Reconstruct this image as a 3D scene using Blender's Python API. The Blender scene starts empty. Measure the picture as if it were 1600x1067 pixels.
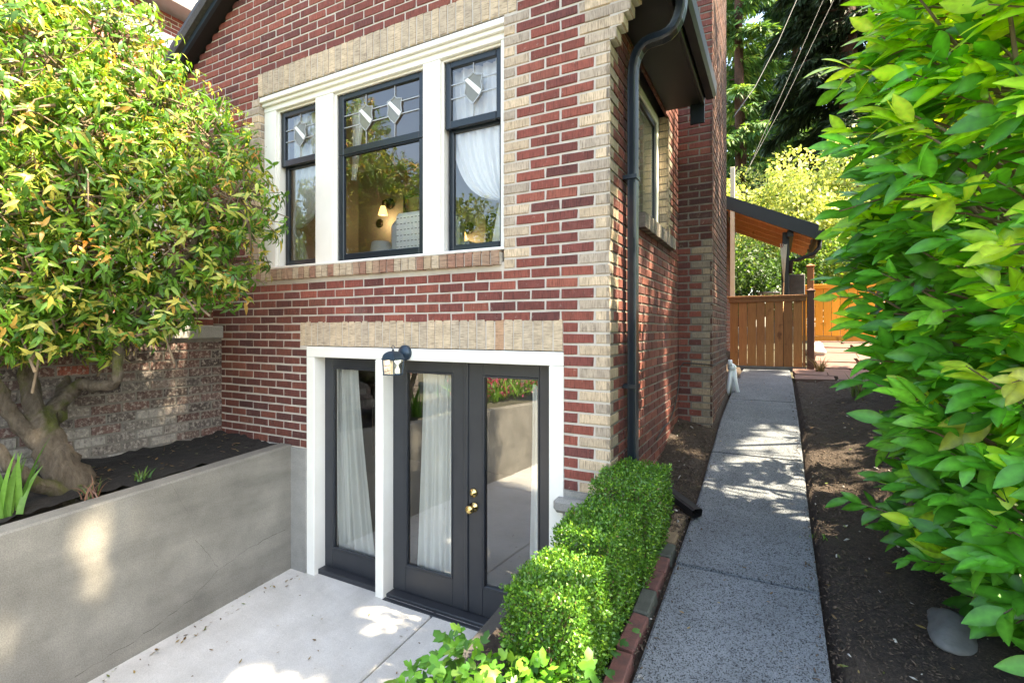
import bpy, math, random
import numpy as np
from mathutils import Vector, Matrix
R = math.radians
random.seed(7); rng = np.random.default_rng(7)
sc = bpy.context.scene
COL = sc.collection

# ------------------------------------------------------------------ camera, sky, sun, exposure
cam = bpy.data.objects.new('camera', bpy.data.cameras.new('camera')); COL.objects.link(cam)
cam.location = (.849, -2.799, 1.965)
cam.rotation_euler = (R(90), 0, math.atan(414/780))
cam.data.sensor_width = 36; cam.data.lens = 780/1600*36
cam.data.shift_y = -18.5/1600
cam.data.clip_start = .05; cam.data.clip_end = 2000
sc.camera = cam
SUN_EL, SUN_AZ = R(57), R(3)            # azimuth measured from +X towards +Y
sund = Vector((math.cos(SUN_EL)*math.cos(SUN_AZ), math.cos(SUN_EL)*math.sin(SUN_AZ), math.sin(SUN_EL)))
w = bpy.data.worlds.new('World'); sc.world = w; w.use_nodes = True
nt = w.node_tree; bg = nt.nodes['Background']
sky = nt.nodes.new('ShaderNodeTexSky'); sky.sky_type = 'NISHITA'; sky.sun_disc = False
sky.sun_elevation = SUN_EL; sky.sun_rotation = R(90)-SUN_AZ
sky.air_density = 1.0; sky.dust_density = 1.6; sky.ozone_density = 1.0
nt.links.new(sky.outputs[0], bg.inputs[0]); bg.inputs[1].default_value = .15
ld = bpy.data.lights.new('sun', 'SUN'); ld.energy = 4.6; ld.angle = R(.55); ld.color = (1, .93, .80)
lo = bpy.data.objects.new('sun', ld); COL.objects.link(lo); lo.location = (20, 0, 30)
lo.rotation_euler = sund.to_track_quat('Z', 'Y').to_euler()
sc.view_settings.view_transform = 'Standard'; sc.view_settings.look = 'None'
sc.view_settings.gamma = 1; sc.view_settings.exposure = 2.75
sc.view_settings.use_white_balance = True; sc.view_settings.white_balance_temperature = 8000; sc.view_settings.white_balance_tint = 8
sc.render.engine = 'CYCLES'
sc.cycles.use_denoising = True
sc.cycles.max_bounces = 10; sc.cycles.transparent_max_bounces = 24
sc.cycles.transmission_bounces = 8; sc.cycles.diffuse_bounces = 5
sc.cycles.sample_clamp_indirect = 6

# ------------------------------------------------------------------ materials
def newmat(name):
    m = bpy.data.materials.new(name); m.use_nodes = True
    nt = m.node_tree; b = nt.nodes['Principled BSDF']
    return m, nt, b
def N(nt, t, **kw):
    n = nt.nodes.new(t)
    for k, v in kw.items():
        if k in n.inputs: n.inputs[k].default_value = v
        else: setattr(n, k, v)
    return n
def L(nt, a, b): nt.links.new(a, b)
def coords(nt, scale=(1, 1, 1)):
    tc = N(nt, 'ShaderNodeTexCoord'); mp = N(nt, 'ShaderNodeMapping'); mp.inputs['Scale'].default_value = scale
    L(nt, tc.outputs['Object'], mp.inputs['Vector']); return mp.outputs[0]
def ramp(nt, fac, stops):
    r = N(nt, 'ShaderNodeValToRGB'); e = r.color_ramp.elements
    while len(e) < len(stops): e.new(.5)
    for i, (p, c) in enumerate(stops):
        e[i].position = p; e[i].color = (*c, 1) if len(c) == 3 else c
    L(nt, fac, r.inputs[0]); return r.outputs[0]
def noise(nt, scale, detail=6, rough=.6, sc3=(1, 1, 1), dist=0):
    n = N(nt, 'ShaderNodeTexNoise'); n.inputs['Scale'].default_value = scale; n.inputs['Detail'].default_value = detail
    n.inputs['Roughness'].default_value = rough; n.inputs['Distortion'].default_value = dist
    L(nt, coords(nt, sc3), n.inputs['Vector']); return n.outputs['Fac']
def mixc(nt, fac, a, b, mode='MIX'):
    m = N(nt, 'ShaderNodeMix'); m.data_type = 'RGBA'; m.blend_type = mode
    for sck, v in ((m.inputs[0], fac), (m.inputs[6], a), (m.inputs[7], b)):
        if hasattr(v, 'is_linked') or hasattr(v, 'links'): L(nt, v, sck)
        elif isinstance(v, (int, float)): sck.default_value = v
        else: sck.default_value = (*v, 1)
    return m.outputs[2]
def bump(nt, b, h, strength=.3, dist=.01):
    n = N(nt, 'ShaderNodeBump'); n.inputs['Strength'].default_value = strength; n.inputs['Distance'].default_value = dist
    L(nt, h, n.inputs['Height'])
    prev = b.inputs['Normal'].links
    if prev: L(nt, prev[0].from_socket, n.inputs['Normal'])
    L(nt, n.outputs[0], b.inputs['Normal'])
def mat(name, c1, c2=None, rough=.6, scale=8, sc3=(1, 1, 1), bmp=.15, bscale=None, bdist=.004, metal=0, spec=.5, detail=6):
    m, nt, b = newmat(name)
    c2 = c2 or tuple(x*.8 for x in c1)
    L(nt, ramp(nt, noise(nt, scale, detail, .6, sc3), [(.3, c1), (.7, c2)]), b.inputs['Base Color'])
    b.inputs['Roughness'].default_value = rough; b.inputs['Metallic'].default_value = metal
    b.inputs['Specular IOR Level'].default_value = spec
    if bmp: bump(nt, b, noise(nt, bscale or scale*4, 5, .6, sc3), bmp, bdist)
    return m
def brickmat(name, sc3, smear=.60):
    m, nt, b = newmat(name)
    a = N(nt, 'ShaderNodeVertexColor', layer_name='Col').outputs[0]
    v = ramp(nt, noise(nt, 14, 5, .65), [(.25, (.72, .70, .70)), (.75, (1.22, 1.2, 1.18))])
    s = noise(nt, 1, 4, .7, sc3)
    g = ramp(nt, s, [(.36, (.5, .48, .47)), (.5, (1, 1, 1)), (.8, (1.12, 1.12, 1.12))])
    c = mixc(nt, 1., mixc(nt, 1., a, v, 'MULTIPLY'), g, 'MULTIPLY')
    dirt = ramp(nt, noise(nt, 2.2, 8, .7), [(.58, (0, 0, 0)), (.8, (1, 1, 1))])
    c = mixc(nt, mixc(nt, 1., dirt, (.4, .4, .4), 'MULTIPLY'), c, (.34, .28, .24))
    sm = ramp(nt, noise(nt, 34, 6, .75), [(smear, (0, 0, 0)), (smear+.10, (.6, .6, .6))])
    c = mixc(nt, sm, c, (.40, .35, .30))
    c = mixc(nt, ramp(nt, noise(nt, 45, 5, .7), [(.28, (.55, .55, .55)), (.36, (0, 0, 0))]), c, (.045, .03, .028))
    L(nt, c, b.inputs['Base Color']); b.inputs['Roughness'].default_value = .85
    bump(nt, b, s, .9, .004); bump(nt, b, noise(nt, 120, 3, .6), .35, .002)
    return m
M = {}
M['brick'] = brickmat('rug_faced_brick', (190, 190, 14))
M['soldier'] = brickmat('rug_faced_soldier_brick', (14, 14, 150))
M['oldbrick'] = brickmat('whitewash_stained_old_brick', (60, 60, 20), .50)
M['old_shade_mortar'] = mat('dirty_and_shaded_mortar', (.21, .19, .165), (.13, .115, .10), .95, 10, bmp=.6, bscale=150, bdist=.003)  # dirt on the porch wall, painted-in shade on the side wall and chimney
M['mortar'] = mat('mortar', (.57, .52, .46), (.45, .405, .355), .95, 10, bmp=.6, bscale=150, bdist=.003)
M['white'] = mat('white_paint', (.80, .785, .735), (.76, .74, .68), .45, 5, bmp=.12, bscale=40, bdist=.002)
M['black'] = mat('black_paint', (.028, .031, .037), (.020, .023, .029), .38, 6, bmp=.15, bscale=60, bdist=.001)
M['sash'] = mat('blue_black_sash_paint', (.007, .0135, .021), (.005, .010, .016), .35, 6, bmp=.3, bscale=35, bdist=.002)
M['eave'] = mat('dark_eave_paint', (.011, .011, .012), (.007, .007, .008), .5, 4, bmp=.1)
M['concrete'] = None
def concrete(name, base, dark, speck=.25, stain=(.5, .75)):
    m, nt, b = newmat(name)
    c = ramp(nt, noise(nt, 2.2, 9, .68), [(.3, dark), (.68, base)])
    st = ramp(nt, noise(nt, 1.3, 6, .6, (1, .35, 2.4)), [(stain[0], (0, 0, 0)), (stain[1], (1, 1, 1))])
    c = mixc(nt, mixc(nt, 1., st, (.5, .5, .5), 'MULTIPLY'), c, tuple(x*.5 for x in dark))
    c = mixc(nt, ramp(nt, noise(nt, 30, 6, .8), [(.62, (0, 0, 0)), (.72, (.35, .35, .35))]), c, tuple(x*.45 for x in dark))
    f = ramp(nt, noise(nt, 160, 3, .7), [(.35, (1-speck,)*3), (.6, (1.05,)*3)])
    L(nt, mixc(nt, 1., c, f, 'MULTIPLY'), b.inputs['Base Color']); b.inputs['Roughness'].default_value = .9
    bump(nt, b, noise(nt, 90, 6, .7), .4, .004); bump(nt, b, noise(nt, 9, 6, .6), .4, .012)
    return m
M['concrete'] = concrete('weathered_wall_concrete', (.30, .282, .245), (.165, .155, .135), .3, (.46, .7))
M['pier'] = concrete('grey_pier_concrete', (.30, .29, .27), (.20, .195, .18))
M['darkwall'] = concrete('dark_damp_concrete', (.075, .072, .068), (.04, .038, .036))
M['patio'] = concrete('pale_patio_concrete', (.58, .575, .56), (.42, .41, .39), .16, (.5, .74))
def aggregate():
    m, nt, b = newmat('exposed_aggregate')
    v = N(nt, 'ShaderNodeTexVoronoi'); v.inputs['Scale'].default_value = 210; L(nt, coords(nt), v.inputs['Vector'])
    sp = ramp(nt, v.outputs['Color'], [(.20, (.018, .021, .026)), (.36, (.13, .145, .165)), (.72, (.19, .21, .235)), (.95, (.07, .077, .086))])
    big = ramp(nt, noise(nt, 3, 8, .65), [(.3, (.66, .66, .66)), (.7, (1.05, 1.05, 1.05))])
    L(nt, mixc(nt, 1., sp, big, 'MULTIPLY'), b.inputs['Base Color']); b.inputs['Roughness'].default_value = .85
    bump(nt, b, v.outputs['Distance'], .5, .004); bump(nt, b, noise(nt, 60, 5, .6), .3, .006)
    return m
M['path'] = aggregate()
def soilmat(name, a, c, d):
    m, nt, b = newmat(name)
    col = ramp(nt, noise(nt, 55, 8, .8), [(.3, a), (.55, c), (.72, d)])
    L(nt, mixc(nt, 1., col, ramp(nt, noise(nt, 1.6, 5, .6), [(.3, (.7, .7, .7)), (.7, (1.25, 1.2, 1.15))]), 'MULTIPLY'), b.inputs['Base Color'])
    b.inputs['Roughness'].default_value = .95
    bump(nt, b, noise(nt, 70, 8, .75), 1., .03)
    return m
M['mulch'] = soilmat('bark_mulch', (.020, .014, .010), (.060, .043, .033), (.125, .09, .066))
M['soil'] = soilmat('black_compost', (.008, .007, .006), (.019, .016, .014), (.045, .038, .032))
M['ground'] = soilmat('garden_ground', (.05, .045, .03), (.09, .085, .05), (.14, .12, .09))
M['flag'] = mat('reddish_flagstone', (.17, .095, .075), (.11, .066, .056), .85, 5, bmp=.5, bscale=40, bdist=.006)
M['chip'] = mat('wood_chips', (.12, .082, .058), (.045, .032, .024), .9, 30, bmp=0)
M['stone'] = mat('pale_pebble', (.46, .43, .39), (.30, .28, .26), .8, 20)
M['greystone'] = mat('grey_garden_stone', (.13, .13, .13), (.075, .075, .075), .85, 9, bmp=.5, bscale=30, bdist=.008)
M['bark'] = None
def barkmat(name, c1, c2, moss=None):
    m, nt, b = newmat(name)
    c = ramp(nt, noise(nt, 30, 8, .7, (1, 1, .3), .5), [(.3, c1), (.7, c2)])
    if moss:
        c = mixc(nt, ramp(nt, noise(nt, 6, 5, .6), [(.52, (0, 0, 0)), (.66, (1, 1, 1))]), c, moss)
    L(nt, c, b.inputs['Base Color']); b.inputs['Roughness'].default_value = .95
    bump(nt, b, noise(nt, 45, 6, .7, (1, 1, .25), .8), 1., .03); bump(nt, b, noise(nt, 16, 8, .75, (1, 1, .5), 1.2), 1., .06); return m
M['bark'] = barkmat('mossy_bark', (.085, .062, .042), (.25, .20, .145), (.11, .12, .025))
M['twig'] = mat('twig_bark', (.22, .16, .10), (.13, .09, .06), .9, 20, bmp=.2)
M['redbark'] = barkmat('red_brown_bark', (.045, .022, .015), (.13, .06, .04))
def leafmat(name, rough=.4, trans=.35, tint=(1.35, 1.25, .55), spec=.5):
    m, nt, b = newmat(name)
    a = N(nt, 'ShaderNodeVertexColor', layer_name='Col').outputs[0]
    a = mixc(nt, 1., a, ramp(nt, noise(nt, 40, 3, .5), [(.3, (.85, .85, .85)), (.7, (1.12, 1.12, 1.12))]), 'MULTIPLY')
    L(nt, a, b.inputs['Base Color']); b.inputs['Roughness'].default_value = rough
    b.inputs['Specular IOR Level'].default_value = spec
    t = N(nt, 'ShaderNodeBsdfTranslucent'); L(nt, mixc(nt, 1., a, tint, 'MULTIPLY'), t.inputs['Color'])
    mx = N(nt, 'ShaderNodeMixShader'); mx.inputs[0].default_value = trans
    L(nt, b.outputs[0], mx.inputs[1]); L(nt, t.outputs[0], mx.inputs[2])
    L(nt, mx.outputs[0], nt.nodes['Material Output'].inputs['Surface'])
    return m
M['laurel'] = leafmat('glossy_laurel_leaf', .28, .45, (1.7, 1.5, .6))
M['pieris'] = leafmat('whorled_shrub_leaf', .38, .40, (1.3, 1.2, .6))
M['box'] = leafmat('boxwood_leaf', .35, .3)
M['ivy'] = leafmat('ivy_leaf', .4, .35)
M['tree'] = leafmat('broad_tree_leaf', .5, .45)
M['needle'] = leafmat('conifer_needle', .6, .25)
def glassmat(name, tint=(.86, .9, .9), base=.1, k=1.6):
    m, nt, b = newmat(name); nt.nodes.remove(b)
    t = N(nt, 'ShaderNodeBsdfTransparent'); t.inputs[0].default_value = (*tint, 1)
    g = N(nt, 'ShaderNodeBsdfGlossy'); g.inputs['Roughness'].default_value = .004; g.inputs[0].default_value = (.97, .98, 1, 1)
    fr = N(nt, 'ShaderNodeFresnel'); fr.inputs[0].default_value = 1.5
    ma = N(nt, 'ShaderNodeMath', operation='MULTIPLY_ADD', use_clamp=True); L(nt, fr.outputs[0], ma.inputs[0])
    ma.inputs[1].default_value = k; ma.inputs[2].default_value = base
    wv = noise(nt, 2.5, 2, .5); bm = N(nt, 'ShaderNodeBump'); bm.inputs['Strength'].default_value = .03; bm.inputs['Distance'].default_value = .02
    L(nt, wv, bm.inputs['Height']); L(nt, bm.outputs[0], g.inputs['Normal'])
    mx = N(nt, 'ShaderNodeMixShader'); L(nt, ma.outputs[0], mx.inputs[0]); L(nt, t.outputs[0], mx.inputs[1]); L(nt, g.outputs[0], mx.inputs[2])
    L(nt, mx.outputs[0], nt.nodes['Material Output'].inputs['Surface']); return m
M['glass'] = glassmat('window_glass', (.98, .99, .99), .05, 1.25)
M['doorglass'] = glassmat('door_glass', (.96, .98, .97), .14, 1.6)
M['lampglass'] = glassmat('lantern_glass', (.93, .93, .9), .06, 1)
def sheer(name, col, alpha):
    m, nt, b = newmat(name)
    b.inputs['Base Color'].default_value = (*col, 1); b.inputs['Roughness'].default_value = .8
    tl = N(nt, 'ShaderNodeBsdfTranslucent'); tl.inputs[0].default_value = (*col, 1)
    tr = N(nt, 'ShaderNodeBsdfTransparent')
    m1 = N(nt, 'ShaderNodeMixShader'); m1.inputs[0].default_value = .22; L(nt, b.outputs[0], m1.inputs[1]); L(nt, tl.outputs[0], m1.inputs[2])
    m2 = N(nt, 'ShaderNodeMixShader')
    L(nt, ramp(nt, noise(nt, 3, 4, .6, (1, 1, .4)), [(.3, (alpha-.12,)*3), (.7, (alpha+.12,)*3)]), m2.inputs[0])
    L(nt, tr.outputs[0], m2.inputs[1]); L(nt, m1.outputs[0], m2.inputs[2])
    L(nt, m2.outputs[0], nt.nodes['Material Output'].inputs['Surface']); return m
M['sheer'] = sheer('sheer_curtain', (.92, .92, .92), .95)
M['linen'] = sheer('linen_curtain', (.93, .93, .91), .97)
M['lead'] = mat('lead_came', (.42, .43, .43), (.32, .33, .34), .4, 20, metal=.3)
M['medal'] = mat('grey_medallion_glass', (.20, .20, .17), (.15, .15, .13), .15, 9)
M['bevel'] = mat('white_medallion_band', (.78, .78, .76), (.7, .7, .68), .2, 9)
M['brass'] = mat('brass', (.78, .58, .26), (.70, .50, .2), .18, 12, metal=1, bmp=0)
M['lantern'] = mat('blue_black_lantern_metal', (.03, .055, .085), (.02, .038, .062), .4, 12, metal=.3)
M['cedar'] = None
def woodmat(name, c1, c2, rough=.7):
    m, nt, b = newmat(name)
    a = N(nt, 'ShaderNodeVertexColor', layer_name='Col').outputs[0]
    g = ramp(nt, noise(nt, 9, 6, .6, (9, 9, .7), .6), [(.3, c1), (.7, c2)])
    kn = ramp(nt, noise(nt, 5, 3, .5, (1, 1, .8)), [(.66, (1, 1, 1)), (.75, (.45, .38, .3))])
    L(nt, mixc(nt, 1., mixc(nt, 1., g, a, 'MULTIPLY'), kn, 'MULTIPLY'), b.inputs['Base Color'])
    b.inputs['Roughness'].default_value = rough; bump(nt, b, noise(nt, 30, 5, .6, (9, 9, .7)), .3, .004); return m
M['gate'] = woodmat('brown_stained_cedar', (.37, .165, .055), (.24, .10, .033))
M['orange'] = woodmat('fresh_orange_cedar', (.98, .43, .05), (.90, .34, .03))
M['rafter'] = woodmat('porch_rafter_wood', (.80, .47, .22), (.66, .34, .14))
M['post'] = woodmat('dark_brown_post', (.13, .055, .035), (.085, .035, .022))
M['creampost'] = mat('cream_paint', (.68, .6, .46), (.6, .5, .36), .6, 6)
M['shingle'] = mat('dark_shingles', (.035, .035, .036), (.06, .058, .055), .9, 30, bmp=.6, bscale=60, bdist=.01)
M['room'] = mat('grey_green_plaster', (.34, .33, .29), (.31, .30, .265), .8, 3, bmp=.05)
M['ceil'] = mat('ceiling_plaster', (.42, .43, .44), (.4, .41, .42), .9, 3, bmp=.05)
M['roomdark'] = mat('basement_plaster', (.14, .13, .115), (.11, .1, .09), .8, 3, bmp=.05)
M['floorwood'] = mat('dark_wood_floor', (.12, .07, .04), (.08, .045, .025), .4, 8, (1, 8, 1))
M['fabric'] = mat('pale_grey_upholstery', (.55, .56, .57), (.47, .48, .5), .9, 40, bmp=.4, bscale=200)
M['cushion'] = mat('white_cushion', (.8, .8, .79), (.76, .76, .75), .9, 30, bmp=.2)
M['dkfabric'] = mat('dark_stitching', (.18, .18, .18), None, .9)
def emis(name, col, s):
    m, nt, b = newmat(name); b.inputs['Base Color'].default_value = (*col, 1)
    b.inputs['Emission Color'].default_value = (*col, 1); b.inputs['Emission Strength'].default_value = s
    return m
M['lampglow'] = emis('lit_amber_lamp_glass', (1., .60, .2), .55)
M['shade'] = mat('white_lamp_shade', (.8, .79, .76), (.77, .76, .73), .8, 10)
M['bronze'] = mat('dark_bronze', (.05, .035, .025), (.03, .02, .015), .35, 10, metal=.7)
M['cable'] = mat('black_cable', (.03, .03, .03), None, .6)
M['greycable'] = mat('pale_grey_cable', (.022, .02, .019), None, .6)
M['pvc'] = mat('white_plastic', (.80, .82, .86), (.72, .75, .8), .4, 14)
M['siding'] = mat('white_siding', (.8, .8, .78), (.76, .76, .74), .6, 4)
M['gutterwhite'] = mat('grey_gutter', (.34, .33, .33), (.27, .26, .26), .5, 5)
M['petal'] = leafmat('pink_petal', .5, .4, (1, 1, 1))
M['metal'] = mat('galvanised_metal', (.4, .41, .42), (.3, .3, .31), .35, 8, metal=.8)
M['terra'] = mat('terracotta_brick', (.15, .058, .048), (.07, .035, .032), .9, 26, bmp=.6, bscale=90, bdist=.004)
M['tanbrick'] = mat('tan_brick', (.26, .18, .105), (.14, .10, .065), .9, 26, bmp=.6, bscale=90, bdist=.004)
M['greybrick'] = mat('dark_mossy_brick', (.075, .08, .07), (.045, .05, .04), .9, 12, bmp=.6, bscale=90, bdist=.004)

# ------------------------------------------------------------------ mesh helpers
class MB:
    def __init__(s): s.v = []; s.f = []; s.m = []; s.c = []; s.sm = []
    def add(s, vs, fs, mi=0, col=(1, 1, 1), smooth=False):
        o = len(s.v); s.v += [tuple(map(float, p)) for p in vs]
        for f in fs:
            s.f.append(tuple(i+o for i in f)); s.m.append(mi); s.c.append(col); s.sm.append(smooth)
    def box(s, a, b, mi=0, col=(1, 1, 1), bev=0.0):
        (x0, y0, z0), (x1, y1, z1) = [min(p, q) for p, q in zip(a, b)], [max(p, q) for p, q in zip(a, b)]
        bv = min(bev, (x1-x0)*.45, (y1-y0)*.45, (z1-z0)*.45)
        if bv <= 0:
            vs = [(x, y, z) for z in (z0, z1) for y in (y0, y1) for x in (x0, x1)]
            s.add(vs, [(0, 2, 3, 1), (4, 5, 7, 6), (0, 1, 5, 4), (2, 6, 7, 3), (0, 4, 6, 2), (1, 3, 7, 5)], mi, col); return
        vs = []; idx = {}
        X = (x0, x1); Y = (y0, y1); Z = (z0, z1)
        for i in (0, 1):
            for j in (0, 1):
                for k in (0, 1):
                    sx, sy, sz = (1, -1)[i]*bv, (1, -1)[j]*bv, (1, -1)[k]*bv
                    for ax in range(3):
                        p = [X[i]+sx, Y[j]+sy, Z[k]+sz]; p[ax] = (X[i], Y[j], Z[k])[ax]
                        idx[i, j, k, ax] = len(vs); vs.append(p)
        fs = []
        def q(*t): fs.append(tuple(idx[a] for a in t))
        for i in (0, 1):
            o = [(i, 0, 0, 0), (i, 1, 0, 0), (i, 1, 1, 0), (i, 0, 1, 0)]; q(*(o if i else o[::-1]))
            o = [(0, i, 0, 1), (0, i, 1, 1), (1, i, 1, 1), (1, i, 0, 1)]; q(*(o if i else o[::-1]))
            o = [(0, 0, i, 2), (1, 0, i, 2), (1, 1, i, 2), (0, 1, i, 2)]; q(*(o if i else o[::-1]))
        for i in (0, 1):
            for j in (0, 1):
                q((i, j, 0, 0), (i, j, 1, 0), (i, j, 1, 1), (i, j, 0, 1))
                q((i, 0, j, 0), (i, 1, j, 0), (i, 1, j, 2), (i, 0, j, 2))
                q((0, i, j, 1), (1, i, j, 1), (1, i, j, 2), (0, i, j, 2))
                for k in (0, 1): q((i, j, k, 0), (i, j, k, 1), (i, j, k, 2))
        s.add(vs, fs, mi, col)
    def tube(s, pts, rad, n=8, mi=0, col=(1, 1, 1), cap=True, wob=0):
        pts = [Vector(p) for p in pts]; k = len(pts)
        if not hasattr(rad, '__len__'): rad = [rad]*k
        vs = []; up = Vector((.13, .21, .97)); prev = None
        for i, p in enumerate(pts):
            t = (pts[min(i+1, k-1)]-pts[max(i-1, 0)]).normalized()
            a = prev if prev is not None else t.cross(up)
            a = (a-t*a.dot(t))
            if a.length < 1e-4: a = t.orthogonal()
            a.normalize(); prev = a; b = t.cross(a)
            for j in range(n):
                th = 2*math.pi*j/n; r = rad[i]*(1+wob*random.uniform(-1, 1))
                vs.append(p+(a*math.cos(th)+b*math.sin(th))*r)
        fs = [(i*n+j, i*n+(j+1) % n, (i+1)*n+(j+1) % n, (i+1)*n+j) for i in range(k-1) for j in range(n)]
        if cap: fs += [tuple(range(n))[::-1], tuple(range((k-1)*n, k*n))]
        s.add(vs, fs, mi, col, True)
    def lathe(s, o, prof, ax=(0, 0, 1), n=20, mi=0, col=(1, 1, 1), smooth=True):
        ax = Vector(ax).normalized(); a = ax.orthogonal().normalized(); b = ax.cross(a); o = Vector(o); vs = []
        for r, h in prof:
            for j in range(n):
                th = 2*math.pi*j/n; vs.append(o+ax*h+(a*math.cos(th)+b*math.sin(th))*r)
        k = len(prof)
        fs = [(i*n+j, i*n+(j+1) % n, (i+1)*n+(j+1) % n, (i+1)*n+j) for i in range(k-1) for j in range(n)]
        fs += [tuple(range(n))[::-1], tuple(range((k-1)*n, k*n))]
        s.add(vs, fs, mi, col, smooth)
    def prism(s, poly, d, mi=0, col=(1, 1, 1)):
        n = len(poly); d = Vector(d); P = [Vector(p) for p in poly]
        s.add(P+[p+d for p in P], [tuple(range(n))[::-1], tuple(range(n, 2*n))]+[(i, (i+1) % n, n+(i+1) % n, n+i) for i in range(n)], mi, col)
    def beam(s, a, b, w, h, mi=0, col=(1, 1, 1), up=(0, 0, 1)):
        a = Vector(a); b = Vector(b); t = (b-a).normalized(); sd = t.cross(Vector(up)).normalized(); u = sd.cross(t)
        q = [sd*w/2+u*h/2, -sd*w/2+u*h/2, -sd*w/2-u*h/2, sd*w/2-u*h/2]
        s.prism([a+x for x in q], b-a, mi, col)
    def build(s, name, mats, parent=None, recalc=True):
        me = bpy.data.meshes.new(name); me.from_pydata(s.v, [], s.f)
        if not isinstance(mats, (list, tuple)): mats = [mats]
        for m in mats: me.materials.append(m)
        me.polygons.foreach_set('material_index', s.m); me.polygons.foreach_set('use_smooth', s.sm)
        ca = me.color_attributes.new('Col', 'FLOAT_COLOR', 'CORNER')
        arr = np.ones((len(me.loops), 4), np.float32); cc = np.array(s.c, np.float32)
        tot = np.array([len(f) for f in s.f]); arr[:, :3] = np.repeat(cc, tot, axis=0)
        ca.data.foreach_set('color', arr.ravel())
        if recalc:
            import bmesh
            bm = bmesh.new(); bm.from_mesh(me); bmesh.ops.recalc_face_normals(bm, faces=bm.faces); bm.to_mesh(me); bm.free()
        me.update()
        o = bpy.data.objects.new(name, me); COL.objects.link(o)
        if parent is not None: o.parent = parent; o.matrix_parent_inverse = parent.matrix_world.inverted() if parent.type == 'EMPTY' and False else Matrix.Translation(-off(parent))
        return o
def off(o):
    v = Vector((0, 0, 0))
    while o is not None:
        v += o.location; 
        if o.parent is not None: v += o.matrix_parent_inverse.translation
        o = o.parent
    return v
def thing(name, label, cat, loc=(0, 0, 0), group=None):
    o = bpy.data.objects.new(name, None); COL.objects.link(o); o.location = loc; o.empty_display_size = .2
    return tag(o, label, cat, group)
def tag(o, label, cat, group=None):
    o['label'] = label; o['category'] = cat
    if group: o['group'] = group
    return o
def struct(o, kind='structure'): o['kind'] = kind; return o
def npmesh(name, V, F, C, mats, parent=None, MI=None, smooth=True):
    """V (n,3), F (m,k) uniform polygons, C (n,3) vertex colours"""
    me = bpy.data.meshes.new(name); V = np.asarray(V, np.float32); F = np.asarray(F, np.int32)
    me.vertices.add(len(V)); me.vertices.foreach_set('co', V.ravel())
    k = F.shape[1]; me.loops.add(F.size); me.loops.foreach_set('vertex_index', F.ravel())
    me.polygons.add(len(F)); me.polygons.foreach_set('loop_start', np.arange(0, F.size, k, dtype=np.int32))
    if smooth: me.polygons.foreach_set('use_smooth', np.ones(len(F), bool))
    for m in (mats if isinstance(mats, (list, tuple)) else [mats]): me.materials.append(m)
    if C is not None:
        ca = me.color_attributes.new('Col', 'FLOAT_COLOR', 'POINT')
        c4 = np.ones((len(V), 4), np.float32); c4[:, :3] = C; ca.data.foreach_set('color', c4.ravel())
    me.update(calc_edges=True); me.validate()
    o = bpy.data.objects.new(name, me); COL.objects.link(o)
    if parent is not None: o.parent = parent; o.matrix_parent_inverse = Matrix.Translation(-off(parent))
    return o
def leaf_tpl(n=5, w=.36, fold=.18, curl=.25, pw=.8, sharp=1.0):
    """leaf along +x, quads; 3 points across"""
    V = []; F = []
    for i in range(n+1):
        t = i/n; h = w*.5*max(math.sin(math.pi*min(1, t**pw)), .02)**sharp
        z = -curl*t*t
        V += [(t, -h, z+fold*h), (t, 0, z-fold*h*.3), (t, h, z+fold*h)]
    for i in range(n):
        a = 3*i; F += [(a, a+3, a+4, a+1), (a+1, a+4, a+5, a+2)]
    return np.array(V, np.float32), np.array(F, np.int32)
def unit(a): return a/np.maximum(np.linalg.norm(a, axis=1, keepdims=True), 1e-6)
def leaves(name, tpl, P, Dr, Nn, S, C, m, parent=None, vein=0.0):
    TV, TF = tpl; Dr = unit(Dr); Nn = unit(Nn-Dr*np.sum(Nn*Dr, 1, keepdims=True)); W = np.cross(Nn, Dr)
    n = len(P); S = np.asarray(S).reshape(-1, 1, 1)*np.ones((n, 1, 1))
    V = P[:, None, :]+S*(TV[None, :, 0:1]*Dr[:, None, :]+TV[None, :, 1:2]*W[:, None, :]+TV[None, :, 2:3]*Nn[:, None, :])
    F = TF[None]+(np.arange(n)*len(TV))[:, None, None]
    Cc = np.repeat(C[:, None, :], len(TV), 1)
    if vein:
        Cc = Cc.copy(); Cc[:, 1::3, :] *= 1+vein
        for q in range(0, len(TV)//3, 2): Cc[:, 3*q, :] *= .80; Cc[:, 3*q+2, :] *= .80
    return npmesh(name, V.reshape(-1, 3), F.reshape(-1, TF.shape[1]), Cc.reshape(-1, 3), m, parent)
def palette(n, cols, wts, jit=.18):
    cols = np.array(cols, np.float32); i = rng.choice(len(cols), n, p=np.array(wts)/sum(wts))
    return cols[i]*(1+jit*rng.standard_normal((n, 1)).astype(np.float32)).clip(.5, 1.6)

#@@SETTING
# ------------------------------------------------------------------ terrain profile of the side yard (rises away from the street)
PY = [-14, -8, -2.5, -.6, .95, 2.5, 4.45, 6.3, 8.4, 12, 20, 300]
PZ = [-.6, -.15, .46, .61, .75, 1.05, 1.225, 1.295, 1.60, 1.95, 2.2, 2.6]
def zg(y): return float(np.interp(y, PY, PZ))
def sheet(name, xs, ys, zf, m):
    V = [(x, y, zf(x, y)) for y in ys for x in xs]; n = len(xs)
    F = [(j*n+i, j*n+i+1, (j+1)*n+i+1, (j+1)*n+i) for j in range(len(ys)-1) for i in range(n-1)]
    return npmesh(name, np.array(V), np.array(F), None, m)
def lump(x, y, k=1.0):
    return k*(.5*math.sin(x*7.1+y*3.3)+.4*math.sin(y*9.7-x*4.9+1.3)+.3*math.sin(x*19+2.2)*math.sin(y*17+.7))
def lowered(x, y): return -4.6 < x < -.3 and -7.9 < y < 5
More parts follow.
